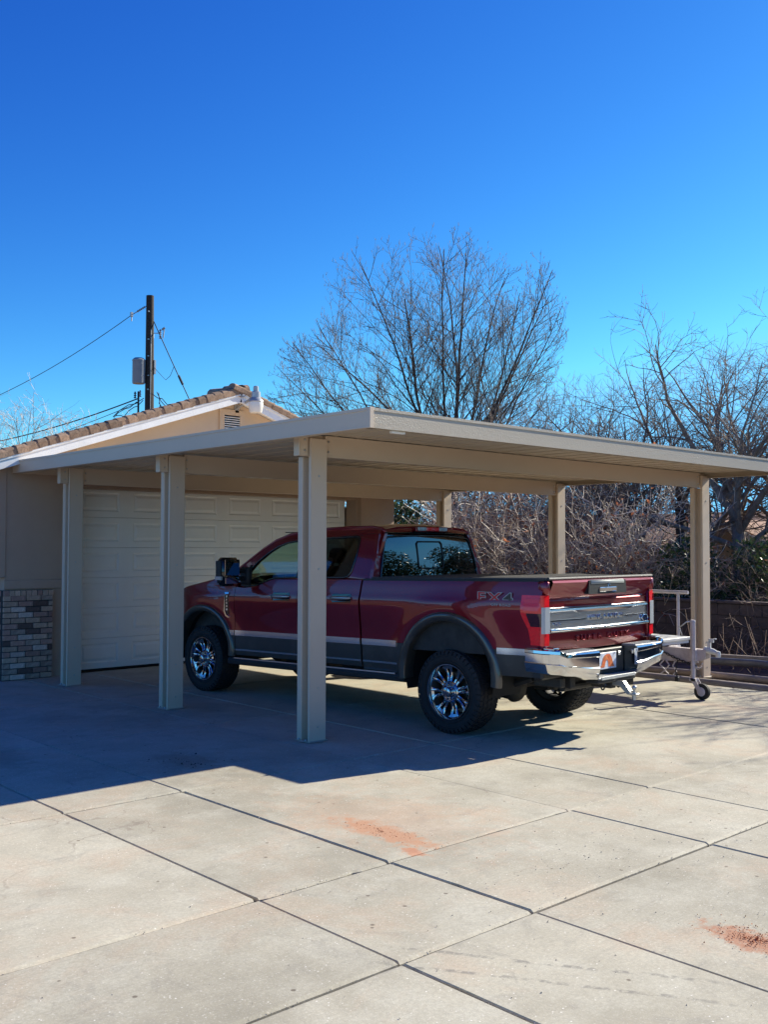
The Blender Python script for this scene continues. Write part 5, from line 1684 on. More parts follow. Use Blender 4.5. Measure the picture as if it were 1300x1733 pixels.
# ================================================================ boundary block wall
bw = thing('block_wall', 'low dark brown block wall behind the stored pipes on the right', 'wall', (15.9, 9, 0))
m = MB(); m.box(15.93, 16.07, -8, 30, -.12, .86); o = m.build('wall_core', MAT['mortar'], bw); o.location = (-15.9, -9, 0)
bl = MB(); bl.cbox(0, .392, 0, .2, 0, .192, .006)
blm = mesh_from('block', [(-z_ * 0 + y, x, z) for x, y, z in bl.v for z_ in (0,)], [f[::-1] for f in bl.f], MAT['block'])
rb = random.Random(4)
for row in range(5):
    for k in range(24):
        o = link('block', blm, bw); o.location = (15.9 - 15.9 + rb.uniform(-.004, .004), 4.0 + (row % 2) * .2 + k * .4 - 9, -.11 + row * .2)
m = MB(); m.box(15.9, 16.1, 4.0 + 24 * .4 + .21, 30, -.11, .885); m.box(15.9, 16.1, -8, 3.99, -.11, .885)
o = m.build('far_blockwork', MAT['block'], bw); o.location = (-15.9, -9, 0); o['kind'] = 'stuff'
m = MB()
for k in range(20): m.box(15.87, 16.13, 3.8 + k * .5 + .004, 3.8 + k * .5 + .496, .890, .935, c=.005)
o = m.build('coping', MAT['block'], bw); o.location = (-15.9, -9, 0); o['kind'] = 'stuff'

# ================================================================ neighbour house behind the shrubs
nb = thing('neighbour_house', 'low tan house with brown shingled roof seen through the bare shrubs', 'house', (26, 14, 0))
def N(mb, name, mats, **k):
    o = mb.build(name, mats, nb, **k); o.location = (-26, -14, 0); return o
P_NB = principled('neighbour_stucco', (.45, .33, .22), .9, var=.06, bump=.3)
m = MB(); m.box(24.2, 31, 13.6, 26, 0, 1.95); N(m, 'wall', P_NB)
m = MB()
m.add([(23.6, 13.0, 1.86), (23.6, 27, 1.86), (27.6, 27, 2.85), (27.6, 13.0, 2.85), (31.6, 13.0, 1.86), (31.6, 27, 1.86)], [(0, 3, 2, 1), (3, 4, 5, 2)])
N(m, 'roof', MAT['shingle'], fix=False)
# shingle courses: long strips, each lapping the one below
m0 = MB(); m0.box(0, .13, 0, 1.0, 0, .028)
for r_ in range(26):
    t = r_ / 26
    x = 23.6 + 4.0 * t; z = 1.86 + .99 * t
    mm = MB(); M_ = Matrix.Translation((x, 13.0, z + .004)) @ Matrix.Rotation(-math.atan(.99 / 4.0) - .08, 4, 'Y')
    mm.box(0, .165, 0, 14, 0, .03, M=M_)
    N(mm, 'shingle_course', MAT['shingle'])
m = MB(); m.prism([(24.15, 1.95), (27.6, 2.78), (31.0, 1.95)], 1, 13.6, 13.75); N(m, 'gable_wall', P_NB)
# projecting gable with white barge boards
m = MB(); m.box(23.4, 25.6, 11.9, 13.6, 0, 1.98); m.prism([(11.7, 1.98), (12.75, 2.42), (13.6, 1.98)], 0, 23.4, 23.5); N(m, 'porch_wall', P_NB)
m = MB()
m.add([(23.15, 11.3, 1.93), (23.15, 12.75, 2.56), (26.5, 12.75, 2.56), (26.5, 11.3, 1.93), (23.15, 14.2, 1.93), (26.5, 14.2, 1.93)], [(0, 1, 2, 3), (1, 4, 5, 2)])
N(m, 'porch_roof', MAT['shingle'], fix=False)
for sgn in (-1, 1):
    mm = MB(); M_ = Matrix.Translation((23.1, 12.75, 2.53)) @ Matrix.Rotation(sgn * math.atan(.435) * -1, 4, 'X')
    mm.box(0, .04, 0 if sgn > 0 else -1.6, 1.6 if sgn > 0 else 0, -.14, .0, M=M_); N(mm, 'barge_board', MAT['white_paint'])

# ================================================================ utility pole with its wires
PX, PY = 18.05, 32.0
up = thing('utility_pole', 'dark wooden utility pole with grey transformer can behind the garage roof', 'utility pole', (PX, PY, 0))
def U_(mb, name, mats, **k):
    o = mb.build(name, mats, up, **k); o.location = (-PX, -PY, 0); return o
m = MB(); m.tube([(PX + .06, PY, 0), (PX + .02, PY, 6), (PX, PY, 10.82)], [.19, .165, .135], 18); U_(m, 'pole', MAT['wood_pole'], smooth=True, sharp=60)
tdir = Vector((-.735, .678, 0))     # towards picture left
sdir = -tdir
tc_ = Vector((PX, PY, 0)) + tdir * .33 + Vector((-.12, -.12, 0))
m = MB(); m.lathe([(0, 7.62), (.21, 7.62), (.225, 7.66), (.225, 8.42), (.235, 8.44), (.235, 8.47), (.16, 8.54), (0, 8.56)], 24, Matrix.Translation((tc_.x, tc_.y, 0)))
for z in (7.85, 8.3): m.box(tc_.x - .03, tc_.x + .03, tc_.y - .24, tc_.y - .22, z, z + .03)
U_(m, 'transformer', MAT['grey_paint'], smooth=True, sharp=40)
def ins(p, mat, n=4, r=.05, h=.22, axis=None):
    m = MB(); M_ = Matrix.Translation(p)
    if axis is not None: M_ = M_ @ Vector(axis).to_track_quat('Z', 'Y').to_matrix().to_4x4()
    prof = [(.0, 0)]
    for i in range(n):
        a = h * i / n; prof += [(r * .45, a), (r, a + h * .25 / n), (r * .45, a + h * .6 / n)]
    prof += [(r * .45, h), (0, h)]
    m.lathe(prof, 12, M_); return m
P0 = Vector((PX, PY, 0))
a_ = P0 + tdir * .13 + Vector((0, 0, 10.45)); dirn = (tdir + Vector((0, 0, -.62))).normalized()
U_(ins(a_ + dirn * .06, MAT['porcelain'], 5, .055, .34, dirn), 'dead_end_insulator', MAT['grey_paint'], smooth=True, sharp=50)
m = MB(); m.tube([a_, a_ + dirn * .62], .015, 6); m.box(-.04, .04, -.04, .04, -.06, .1, M=Matrix.Translation(a_ + dirn * .62)); m.tube([a_ + dirn * .62, a_ + dirn * .62 + Vector((0, 0, -.22))], .02, 6)
U_(m, 'line_clamp', MAT['galv'])
b_ = P0 + sdir * .14 + Vector((0, 0, 9.45))
m = MB(); m.tube([b_ + Vector((0, 0, -.16)), b_ + Vector((0, 0, .02)), b_ + sdir * .18 + Vector((0, 0, .02))], .018, 6); m.tube([b_ + sdir * .30 + Vector((0, 0, .14)), b_ + sdir * .40 + Vector((0, 0, .22))], .04, 6)
m.tube([b_ + sdir * .34 + Vector((0, 0, -.16)), b_ + sdir * .38 + Vector((0, 0, .14))], .02, 6)
U_(m, 'cutout_bracket', MAT['galv'])
U_(ins(b_ + sdir * .24 + Vector((0, 0, -.18)), None, 5, .055, .34), 'cutout_insulator', MAT['porcelain'], smooth=True, sharp=50)
m = MB(); m.box(-.02, .05, -.03, .03, 0, .5, M=Matrix.Translation(P0 + sdir * .18 + Vector((0, 0, 8.0)))); U_(m, 'cable_clip', MAT['galv'])
m = MB()
for z in (10.2, 9.2, 8.6, 7.9, 7.4): m.box(-.02, .03, -.02, .02, 0, .04, M=Matrix.Translation(P0 + Vector((-.12, -.12, z))))
m.tube([P0 + Vector((-.03, -.15, z)) for z in (6, 8, 9.6)], .014, 6)
U_(m, 'ground_wire', MAT['galv'])
rk = P0 + tdir * .34 + Vector((-.1, -.1, 0))
m = MB(); m.tube([rk + Vector((0, 0, 5.9)), rk + Vector((0, 0, 7.35))], .035, 6); U_(m, 'secondary_rack', MAT['black_plastic'])
U_(ins(rk + tdir * .12 + Vector((0, 0, 7.1)), None, 3, .055, .24), 'bushing', MAT['black_plastic'], smooth=True)
U_(ins(rk + sdir * .06 + Vector((0, 0, 7.15)), None, 3, .05, .24), 'bushing', MAT['porcelain'], smooth=True)
rj = random.Random(3)
m = MB()
for k in range(9):
    s_ = tdir if k < 5 else sdir
    a = P0 + s_ * rj.uniform(.1, .4) + Vector((-.1, -.1, rj.uniform(6.6, 7.4)))
    e = P0 + s_ * rj.uniform(.5, 1.35) + Vector((-.1, -.1, rj.uniform(6.15, 6.7)))
    mid = (a + e) / 2 + Vector((0, 0, rj.uniform(-.35, .25)))
    m.tube([a, a.lerp(mid, .6) + Vector((0, 0, -.06)), mid, mid.lerp(e, .6) + Vector((0, 0, .05)), e], .015, 5)
U_(m, 'jumper_loops', MAT['wire'])
def wire(label, p0, p1, sag, r, n=16):
    p0, p1 = Vector(p0), Vector(p1)
    pts = [p0.lerp(p1, t) + Vector((0, 0, -4 * sag * t * (1 - t))) for t in np.linspace(0, 1, n)]
    m = MB(); m.tube(pts, r, 5); o = m.build('power_line', MAT['wire'], smooth=True)
    return tag(o, label, 'cable', group='cables on the utility pole')
s0 = a_ + dirn * .62
wire('thin line running down left from the pole top across the blue sky', s0, (16.55, 44.33, 8.0), .25, .013)
wire('thick twisted service cable sagging left from below the transformer', rk + Vector((0, 0, 7.10)), (16.56, 41.69, 6.22), .12, .024)
wire('thinner cable just under the thick twisted one', rk + Vector((0, 0, 6.95)), (16.57, 41.7, 5.80), .12, .012)
gtop = P0 + sdir * .14 + Vector((0, 0, 9.9)); gend = Vector((19.0, 29.9, 5.9))
gw = wire('diagonal guy wire with a black splice, right of the pole', gtop, gend, .02, .018)
m = MB(); c_ = gtop.lerp(gend, .55); d_ = (gend - gtop).normalized(); m.tube([c_ - d_ * .18, c_ + d_ * .18], .045, 8); m.build('splice', MAT['black_plastic'], gw)
m = MB(); q0 = gtop.lerp(gend, .42); m.tube([q0, q0 + Vector((-.1, .1, -.35)), q0 + tdir * .3 + Vector((0, 0, -.5)), P0 + sdir * .15 + Vector((0, 0, 8.25))], .010, 5); m.build('tail_wire', MAT['wire'], gw)
# ================================================================ trees and shrubs
def seg_mesh(name, P0, P1, R0, R1, sides, mat):
    """many tapered twigs as one mesh, built with numpy"""
    P0, P1 = np.asarray(P0, float), np.asarray(P1, float); R0, R1 = np.asarray(R0, float), np.asarray(R1, float)
    n = len(P0)
    d = P1 - P0; L = np.linalg.norm(d, axis=1, keepdims=True) + 1e-9; d = d / L
    P1 = P1 + d * R1[:, None] * .5
    ref = np.where(np.abs(d[:, 2:3]) < .9, np.array([[0, 0, 1.]]), np.array([[1., 0, 0]]))
    u = np.cross(d, ref); u /= np.linalg.norm(u, axis=1, keepdims=True); w = np.cross(d, u)
    vs = np.zeros((n, 2 * sides, 3))
    for k in range(sides):
        t = 2 * math.pi * k / sides; o = u * math.cos(t) + w * math.sin(t)
        vs[:, k] = P0 + o * R0[:, None]; vs[:, sides + k] = P1 + o * R1[:, None]
    base = (np.arange(n) * 2 * sides)[:, None]
    f = []
    for k in range(sides):
        q = (k + 1) % sides
        f.append(np.concatenate([base + k, base + q, base + sides + q, base + sides + k], 1))
    f = np.stack(f, 1).reshape(-1)
    me = bpy.data.meshes.new(name)
    nf = n * sides
    me.vertices.add(n * 2 * sides); me.vertices.foreach_set('co', vs.reshape(-1))
    me.loops.add(nf * 4); me.loops.foreach_set('vertex_index', f.astype(np.int32))
    me.polygons.add(nf); me.polygons.foreach_set('loop_start', np.arange(nf, dtype=np.int32) * 4)
    me.polygons.foreach_set('loop_total', np.full(nf, 4, np.int32))
    me.polygons.foreach_set('use_smooth', np.ones(nf, bool))
    me.update(calc_edges=True); me.validate(); me.materials.append(mat)
    return me

def leaf_mesh(name, C, size, rng, mats, up=.3, fold=True, aspect=2.0):
    C = np.asarray(C, float); n = len(C)
    s = rng.uniform(size[0], size[1], n)
    a = rng.normal(size=(n, 3)); a[:, 2] += up * 0; a /= np.linalg.norm(a, axis=1, keepdims=True)
    b = rng.normal(size=(n, 3)); b -= a * (a * b).sum(1, keepdims=True); b /= np.linalg.norm(b, axis=1, keepdims=True)
    vs = np.stack([C - a * s[:, None], C + b * (s / aspect)[:, None], C + a * s[:, None], C - b * (s / aspect)[:, None]], 1)
    f = np.arange(n * 4).reshape(-1)
    me = bpy.data.meshes.new(name)
    me.vertices.add(n * 4); me.vertices.foreach_set('co', vs.reshape(-1))
    me.loops.add(n * 4); me.loops.foreach_set('vertex_index', f.astype(np.int32))
    me.polygons.add(n); me.polygons.foreach_set('loop_start', np.arange(n, dtype=np.int32) * 4); me.polygons.foreach_set('loop_total', np.full(n, 4, np.int32))
    for m_ in (mats if isinstance(mats, list) else [mats]): me.materials.append(m_)
    if isinstance(mats, list): me.polygons.foreach_set('material_index', rng.integers(0, len(mats), n).astype(np.int32))
    me.update(calc_edges=True)
    return me

def grow(rng, starts, levels, env=None, out=None):
    """recursive branching. starts: (pos, dir, length, radius, level)
    levels[i]: dict(seg, wiggle, up, n, ang, ratio, rr, first)"""
    S = {'p0': [], 'p1': [], 'r0': [], 'r1': [], 'lv': []}
    tips = []
    stack = list(starts)
    while stack:
        p, d, L, r, lv = stack.pop()
        c = levels[lv]
        ns = max(2, int(L / c['seg']))
        sl = L / ns
        kids = c['n'] * L if c.get('per_m', True) else c['n']
        kid_at = sorted(rng.uniform(c['first'], .97, max(1, int(round(kids))))) if lv + 1 < len(levels) else []
        ki = 0; phase = rng.uniform(0, 6.28)
        alive = True
        taper = c.get('taper', .55)
        for i in range(ns):
            t0, t1 = i / ns, (i + 1) / ns
            d = d + rng.normal(size=3) * c['wiggle']; d[2] += c['up'] * sl
            if 'bend' in c: d = d + np.array(c['bend']) * sl
            d = d / np.linalg.norm(d)
            q = p + d * sl
            if env is not None and lv > 0 and not env(q): break
            if env is not None and lv == 0 and not env(q): alive = False
            ra, rb_ = r * (1 - (1 - taper) * t0), r * (1 - (1 - taper) * t1)
            S['p0'].append(p.copy()); S['p1'].append(q.copy()); S['r0'].append(ra); S['r1'].append(rb_); S['lv'].append(lv)
            while ki < len(kid_at) and kid_at[ki] <= t1:
                tt = (kid_at[ki] - t0) / (t1 - t0)
                pos = p + (q - p) * tt
                phase += 2.4 + rng.normal() * .5
                a = d.copy(); o = np.cross(a, [0.1, .2, 1.]); o /= np.linalg.norm(o) + 1e-9; o2 = np.cross(a, o)
                side = o * math.cos(phase) + o2 * math.sin(phase)
                if c.get('flat', 0): side[2] = side[2] * (1 - c['flat']) + abs(side[2]) * c['flat']
                an = c['ang'] * rng.uniform(.7, 1.3)
                nd = a * math.cos(an) + side * math.sin(an)
                nL = L * c['ratio'] * rng.uniform(.55, 1.15) * (1.15 - .55 * kid_at[ki])
                nr = max(ra * c['rr'], c.get('rmin', .003))
                stack.append((pos, nd / np.linalg.norm(nd), nL, nr, lv + 1))
                ki += 1
            p = q
            if not alive: break
        tips.append(p)
    return {k: np.array(v) for k, v in S.items()}, np.array(tips)

def make_tree(name, label, base, S, mats, cat='tree', group=None, trunk=None, twig_mat=None, split=1):
    t = thing(name, label, cat, (float(base[0]), float(base[1]), 0), 0, group)
    b = np.array([base[0], base[1], 0.])
    if trunk is not None:
        m = MB(); m.tube([tuple(np.array(p) - b) for p in trunk[0]], trunk[1], 12); m.build('trunk', mats, t, smooth=True)
    big = S['lv'] <= split
    for nm, sel, sd, mt in (('branches', big, 6, mats), ('twigs', ~big, 3, twig_mat or mats)):
        if sel.sum():
            o = link(nm, seg_mesh(nm, S['p0'][sel] - b, S['p1'][sel] - b, S['r0'][sel], S['r1'][sel], sd, mt), t)
            if nm == 'twigs': o['kind'] = 'stuff'
    return t

# ---- the big fan-shaped tree behind the carport
rng = np.random.default_rng(12)
bx, by = 20.4, 19.0
lat = np.array([.735, -.678, 0.]); dep = np.array([.678, .735, 0.])
starts = []
B = np.array([bx, by, 0.])
def fan(l, z, d=0.0): return B + lat * l + dep * d + np.array([0, 0, z])
def ztop(l):
    return float(np.interp(l, [-5.3, -5.0, -4.1, -3.95, -3.5, -2.8, -1, 0, .2, 1, 2, 2.5, 2.75, 2.95], [6.4, 7.4, 7.9, 8.7, 9.4, 9.9, 10.2, 10.5, 10.4, 10.15, 9.75, 9.2, 8.5, 6.0]))
def envb(q):
    r = q - B; l = r @ lat; d = r @ dep; z = r[2]
    return z < ztop(l) - .035 * d * d + (rng.random() - .5) * .35 and abs(d) < 3.4 and -5.3 < l < 3.1 and z > 3.6 - .1 * abs(l) or z < 4.5 and abs(l) < 1.5
starts_l = [(-4.9, .04), (-4.2, .05), (-3.7, .06), (-3.1, .055), (-2.5, .07), (-1.9, .065), (-1.4, .08), (-.8, .07), (-.2, .085), (.25, .07), (.8, .075), (1.3, .07), (1.75, .07), (2.2, .065), (2.6, .055),
            (-4.7, -.04), (-3.4, -.04), (2.75, -.045), (2.0, -.04)]
for l_t, r in starts_l:
    low = r < 0; r = abs(r)
    z_t = (ztop(l_t) - .25) if not low else 5.9
    d_t = rng.uniform(-2.2, 2.2)
    s = fan(-.15 + l_t * .08, 2.4 + rng.uniform(0, 1.1), d_t * .1)
    e = fan(l_t, z_t - .035 * d_t * d_t, d_t)
    v = e - s; L = np.linalg.norm(v)
    v = v / L; v = v + np.array([0, 0, -.16]) + lat * np.sign(l_t) * .10 * min(1, abs(l_t) / 2); v /= np.linalg.norm(v)
    starts.append((s, v, L * .98, r * .8, 0))
LV = [dict(seg=.35, wiggle=.045, up=.03, n=2.9, ang=.68, ratio=.40, rr=.40, first=.16, taper=.16, rmin=.009),
      dict(seg=.22, wiggle=.06, up=.10, n=4.6, ang=.66, ratio=.44, rr=.45, first=.10, taper=.3, rmin=.0052),
      dict(seg=.15, wiggle=.07, up=.35, n=5.2, ang=.60, ratio=.45, rr=.6, first=.12, taper=.5, rmin=.0038),
      dict(seg=.12, wiggle=.07, up=.8, n=0, ang=.5, ratio=.4, rr=.6, first=.2, taper=.6)]
S, tips = grow(rng, starts, LV, envb)
big = make_tree('bare_tree', 'large leafless fan-crowned tree rising behind the middle of the carport roof', (bx, by), S, MAT['bark_dark'],
                trunk=([fan(0, 0), fan(-.05, 1.6), fan(-.15, 2.7), fan(-.2, 3.6)], [.27, .22, .19, .08]), twig_mat=MAT['bark'], split=1)
# tip bud clusters: short upright spurs on each twig end
tp = tips[rng.random(len(tips)) < .6]
n = len(tp); k = 2
P0_ = np.repeat(tp, k, 0); D_ = rng.normal(size=(n * k, 3)) * .35; D_[:, 2] = 1; D_ /= np.linalg.norm(D_, axis=1, keepdims=True)
P1_ = P0_ + D_ * rng.uniform(.05, .11, (n * k, 1))
o = link('buds', seg_mesh('buds', P0_ - np.array([bx, by, 0]), P1_ - np.array([bx, by, 0]), np.full(n * k, .005), np.full(n * k, .0025), 3, MAT['bark']), big); o['kind'] = 'stuff'
NSEG = len(S['lv'])

# ---- looser, crooked bare trees to the right and a few further back
LVW = [dict(seg=.32, wiggle=.12, up=.02, n=2.4, ang=.75, ratio=.55, rr=.52, first=.12, taper=.10, rmin=.009),
       dict(seg=.25, wiggle=.16, up=.05, n=3.6, ang=.8, ratio=.50, rr=.52, first=.10, taper=.16, rmin=.0055),
       dict(seg=.17, wiggle=.18, up=.10, n=4.6, ang=.7, ratio=.5, rr=.6, first=.12, taper=.45, rmin=.0045),
       dict(seg=.13, wiggle=.16, up=.25, n=0, ang=.6, ratio=.5, rr=.6, first=.2, taper=.6)]
def wild(seed, name, label, base, limbs, h, spread, mat, twig, lim0=1.0, trunk_r=.14, LVx=LVW, group=None, lean=(0, 0), dens=1.0):
    rg = np.random.default_rng(seed)
    b = np.array([base[0], base[1], 0.]); st = []
    LL = [dict(x) for x in LVx]
    for x in LL: x['n'] *= dens
    for i in range(limbs):
        a = 2 * math.pi * i / limbs + rg.uniform(-.4, .4)
        el = rg.uniform(.75, 1.35)
        d = np.array([math.cos(a) * math.cos(el) * spread, math.sin(a) * math.cos(el) * spread, math.sin(el)]); d[:2] += lean
        d /= np.linalg.norm(d)
        st.append((b + np.array([0, 0, lim0 + rg.uniform(0, .8)]), d, (h - lim0) * rg.uniform(.8, 1.1), trunk_r * rg.uniform(.35, .6), 0))
    S, tips = grow(rg, st, LL)
    return make_tree(name, label, base, S, mat, trunk=([(b[0], b[1], 0), (b[0] + .05, b[1], lim0 * .6), (b[0], b[1] + .03, lim0 + .7)], [trunk_r * 1.3, trunk_r, trunk_r * .7]), twig_mat=twig, split=1, group=group), tips
TG = 'bare trees on the right'
wild(21, 'bare_tree', 'crooked bare tree with thick leaning limbs at the right edge, reaching above the roof corner', (20.9, 11.0), 8, 6.9, 1.0, MAT['bark_pale'], MAT['bark_pale'], 1.6, .17, lean=(-.1, .1))
wild(22, 'bare_tree', 'slender bare tree left of the right-hand crooked one, behind the far carport post', (20.9, 13.8), 6, 5.9, .75, MAT['bark'], MAT['bark_pale'], 1.4, .13)
wild(23, 'bare_tree', 'thin bare tree just right of the big fan-crowned one', (22.4, 15.4), 7, 5.6, .8, MAT['bark_dark'], MAT['bark'], 1.2, .12)
wild(24, 'bare_tree', 'bare tree with a wide crown partly outside the right edge', (23.5, 10.6), 8, 7.2, 1.0, MAT['bark_pale'], MAT['bark_pale'], 1.5, .16)
wild(25, 'bare_tree', 'dark-trunked bare tree just left of the right front post, before the neighbour roof', (22.0, 13.1), 5, 5.0, .7, MAT['bark_dark'], MAT['twig_brown'], 1.9, .17, dens=.7)
wild(27, 'bare_tree', 'low twiggy tree filling the gap under the roof between the far posts', (19.2, 16.6), 8, 4.9, .8, MAT['bark_dark'], MAT['twig_brown'], .8, .11, dens=1.1)
wild(26, 'bare_tree', 'small wispy bare tree beyond the garage at the far left edge', (13.1, 30.2), 11, 5.7, .55, MAT['bark'], MAT['twig_pale'], .8, .10)

wild(28, 'bare_tree', 'twiggy bare tree right of the fan-crowned one, half hidden by the roof edge', (21.6, 14.6), 7, 5.4, 1.0, MAT['bark_pale'], MAT['bark_pale'], 1.0, .11)
wild(29, 'bare_tree', 'spreading bare tree whose crown fills the sky above the right end of the fascia', (21.9, 12.4), 7, 6.2, 1.0, MAT['bark_pale'], MAT['bark_pale'], 1.2, .14, dens=.8)
# ---- tangled bare shrubs along the boundary
LVS = [dict(seg=.16, wiggle=.11, up=.02, n=4.2, ang=.75, ratio=.46, rr=.7, first=.12, taper=.35, rmin=.008),
       dict(seg=.12, wiggle=.15, up=.05, n=4.2, ang=.8, ratio=.45, rr=.8, first=.1, taper=.5, rmin=.006),
       dict(seg=.10, wiggle=.2, up=.05, n=0, ang=.8, ratio=.4, rr=.8, first=.2, taper=.6)]
def shrub(seed, label, base, stems, h, r, mat, leaf=None, nleaf=0, lsz=(.03, .065), name='bare_shrub', group='bare shrubs along the boundary', el=(.65, 1.45), rad0=.014, droop=0.0, rmin=None):
    rg = np.random.default_rng(seed); b = np.array([base[0], base[1], 0.]); st = []
    LL = [dict(x) for x in LVS]
    if rmin:
        LL[0]['rmin'] = rmin; LL[1]['rmin'] = rmin * .8; LL[0]['n'] *= 1.5; LL[1]['n'] *= 1.6
    if droop:
        LL[0]['up'] = -droop; LL[1]['up'] = -droop * .7
    for i in range(stems):
        a = rg.uniform(0, 6.283); e = rg.uniform(*el); rr = r * math.sqrt(rg.random()) * .6
        st.append((b + np.array([math.cos(a) * rr, math.sin(a) * rr, -.05]), np.array([math.cos(a) * math.cos(e), math.sin(a) * math.cos(e), math.sin(e)]), h * rg.uniform(.6, 1.12), rad0 * rg.uniform(.6, 1.4), 0))
    S, tips = grow(rg, st, LL)
    t = thing(name, label, 'shrub', (base[0], base[1], 0), 0, group)
    bigS = S['lv'] == 0
    link('stems', seg_mesh('stems', S['p0'][bigS] - b, S['p1'][bigS] - b, S['r0'][bigS], S['r1'][bigS], 5, mat[0]), t)['kind'] = 'stuff'
    link('twigs', seg_mesh('twigs', S['p0'][~bigS] - b, S['p1'][~bigS] - b, S['r0'][~bigS], S['r1'][~bigS], 3, mat[1]), t)['kind'] = 'stuff'
    if nleaf:
        idx = rg.integers(0, len(S['p1']), nleaf * 3)
        pts = S['p1'][idx]; hot = np.sin(pts @ np.array([1.7, 2.3, 2.9])) > .2
        pts = pts[hot][:nleaf] + rg.normal(size=(min(nleaf, hot.sum()), 3)) * .03
        link('leaves', leaf_mesh('leaves', pts - b, lsz, rg, leaf), t)['kind'] = 'stuff'
    return t
PB = (MAT['twig_pale'], MAT['twig_pale']); BB = (MAT['twig_brown'], MAT['twig_brown']); MX = (MAT['twig_pale'], MAT['twig_brown'])
sh_spots = [(31, 'tangled pale shrub just right of the truck cab window', (16.1, 14.1), 46, 3.5, .9, PB, MAT['leaf_rust'], 600),
            (32, 'brown twiggy shrub with rusty dead leaves left of the middle far post', (17.0, 13.3), 46, 3.6, .9, MX, MAT['leaf_rust'], 900),
            (33, 'dense tangle with russet leaves directly behind the middle far post', (17.2, 12.2), 46, 3.4, .9, PB, MAT['leaf_rust'], 900),
            (34, 'grey tangle right of the middle far post above the tailgate', (17.8, 11.6), 30, 1.35, .9, MX, MAT['leaf_rust'], 300),
            (35, 'arching pale stems above the tailgate, left of the evergreen bush', (18.3, 11.0), 24, 1.3, .9, PB, MAT['leaf_olive'], 260),
            (36, 'tall brown shrub further back between the two far posts', (19.4, 14.4), 44, 4.0, 1.1, BB, MAT['leaf_rust'], 600),
            (37, 'pale whippy shrub at the back left, by the rear-most post', (16.6, 16.0), 44, 4.0, 1.0, PB, MAT['leaf_olive'], 700),
            (39, 'low brown shrub at the foot of the tall ones, hidden by the truck bed', (16.4, 11.9), 34, 2.2, .8, MX, None, 0)]
for a in sh_spots:
    shrub(a[0], a[1], a[2], a[3], a[4], a[5], a[6], a[7], a[8])
shrub(44, 'dome of drooping dark bare twigs at the right edge above the block wall', (18.3, 8.2), 80, 2.6, 1.0, BB, None, 0, name='drooping_shrub', group=None, el=(.4, 1.3), droop=.30, rad0=.009, rmin=.0045)
shrub(45, 'second drooping dark shrub, partly outside the right edge of the picture', (18.6, 6.2), 60, 2.7, 1.0, BB, None, 0, name='drooping_shrub', group=None, el=(.5, 1.3), droop=.25, rad0=.009, rmin=.0045)
# ---- evergreens
def evergreen(seed, label, base, blobs, n, sz, mats, name='evergreen_bush', cat='bush', stems=20):
    rg = np.random.default_rng(seed); b = np.array([base[0], base[1], 0.])
    t = thing(name, label, cat, (base[0], base[1], 0))
    C = []
    tot = sum(x[3] ** 2 for x in blobs)
    for (dx, dy, z, r) in blobs:
        k = int(n * r * r / tot)
        v = rg.normal(size=(k, 3)); v /= np.linalg.norm(v, axis=1, keepdims=True)
        rr = r * (1 - .5 * rg.random(k) ** 1.6)
        nz = np.array([noise.noise(Vector(tuple(q * 2.1 + np.array([dx, dy, z])))) for q in v])
        C.append(np.array([dx, dy, z]) + v * (rr * (1 + .45 * nz))[:, None] * np.array([1, 1, .9]))
    C = np.concatenate(C); C = C[C[:, 2] > 0]
    keep = np.array([noise.noise(Vector(tuple(c * 2.6))) for c in C]) > -.28
    C = C[keep]
    link('foliage', leaf_mesh('foliage', C, sz, rg, mats, aspect=2.2), t)['kind'] = 'stuff'
    st = []
    for i in range(stems):
        k = rg.integers(0, len(blobs)); bb = blobs[k]
        s = np.array([rg.normal() * .15, rg.normal() * .15, 0.]); e = np.array(bb[:3]) + rg.normal(size=3) * bb[3] * .4
        v = e - s; L = np.linalg.norm(v); st.append((s, v / L, L, .02, 0))
    S, _ = grow(rg, st, [dict(seg=.25, wiggle=.1, up=0, n=2, ang=.7, ratio=.4, rr=.6, first=.3, taper=.4), dict(seg=.2, wiggle=.15, up=0, n=0, ang=.5, ratio=.5, rr=.5, first=.2, taper=.5)])
    link('stems', seg_mesh('stems', S['p0'], S['p1'], S['r0'], S['r1'], 4, MAT['bark_dark']), t)
    return t
DK = [MAT['leaf_dark'], MAT['leaf_dark'], MAT['leaf_olive']]
evergreen(51, 'dark glossy evergreen bush behind the block wall, left of the right front post', (17.0, 9.75), [(0, 0, .75, .75), (.3, -.6, .95, .75), (-.4, .55, .8, .6), (.2, -1.3, .8, .7), (.1, .3, 1.5, .6), (-.2, -.8, .7, .7), (.3, -.9, 1.6, .5), (0, -1.3, 1.35, .5), (0, -1.9, .7, .6)], 11000, (.03, .065), DK)
evergreen(52, 'rounded dark evergreen seen between garage corner and rearmost post', (15.0, 16.2), [(0, 0, 2.5, .8), (.25, -.3, 1.8, .9), (-.3, .3, 1.9, .8), (0, 0, 1.0, .8)], 7000, (.04, .09), DK)
evergreen(53, 'dark spiky evergreen tree cut off by the right edge, beyond the drooping shrubs', (19.9, 8.9), [(0, 0, 3.2, .5), (0, 0, 2.7, .7), (0, 0, 2.2, .85), (0, 0, 1.5, .95), (0, 0, .8, .9), (.2, .5, 1.9, .6)], 11000, (.03, .08), [MAT['leaf_dark']] * 3 + [MAT['leaf_olive']], name='evergreen_tree', cat='tree')
evergreen(54, 'yellow-green hedge clump low between the pale stems and the evergreen bush', (18.0, 10.8), [(0, 0, 1.2, .55), (-.3, .3, .9, .5), (.2, -.2, 1.5, .35)], 2600, (.02, .045), [MAT['leaf_olive']])
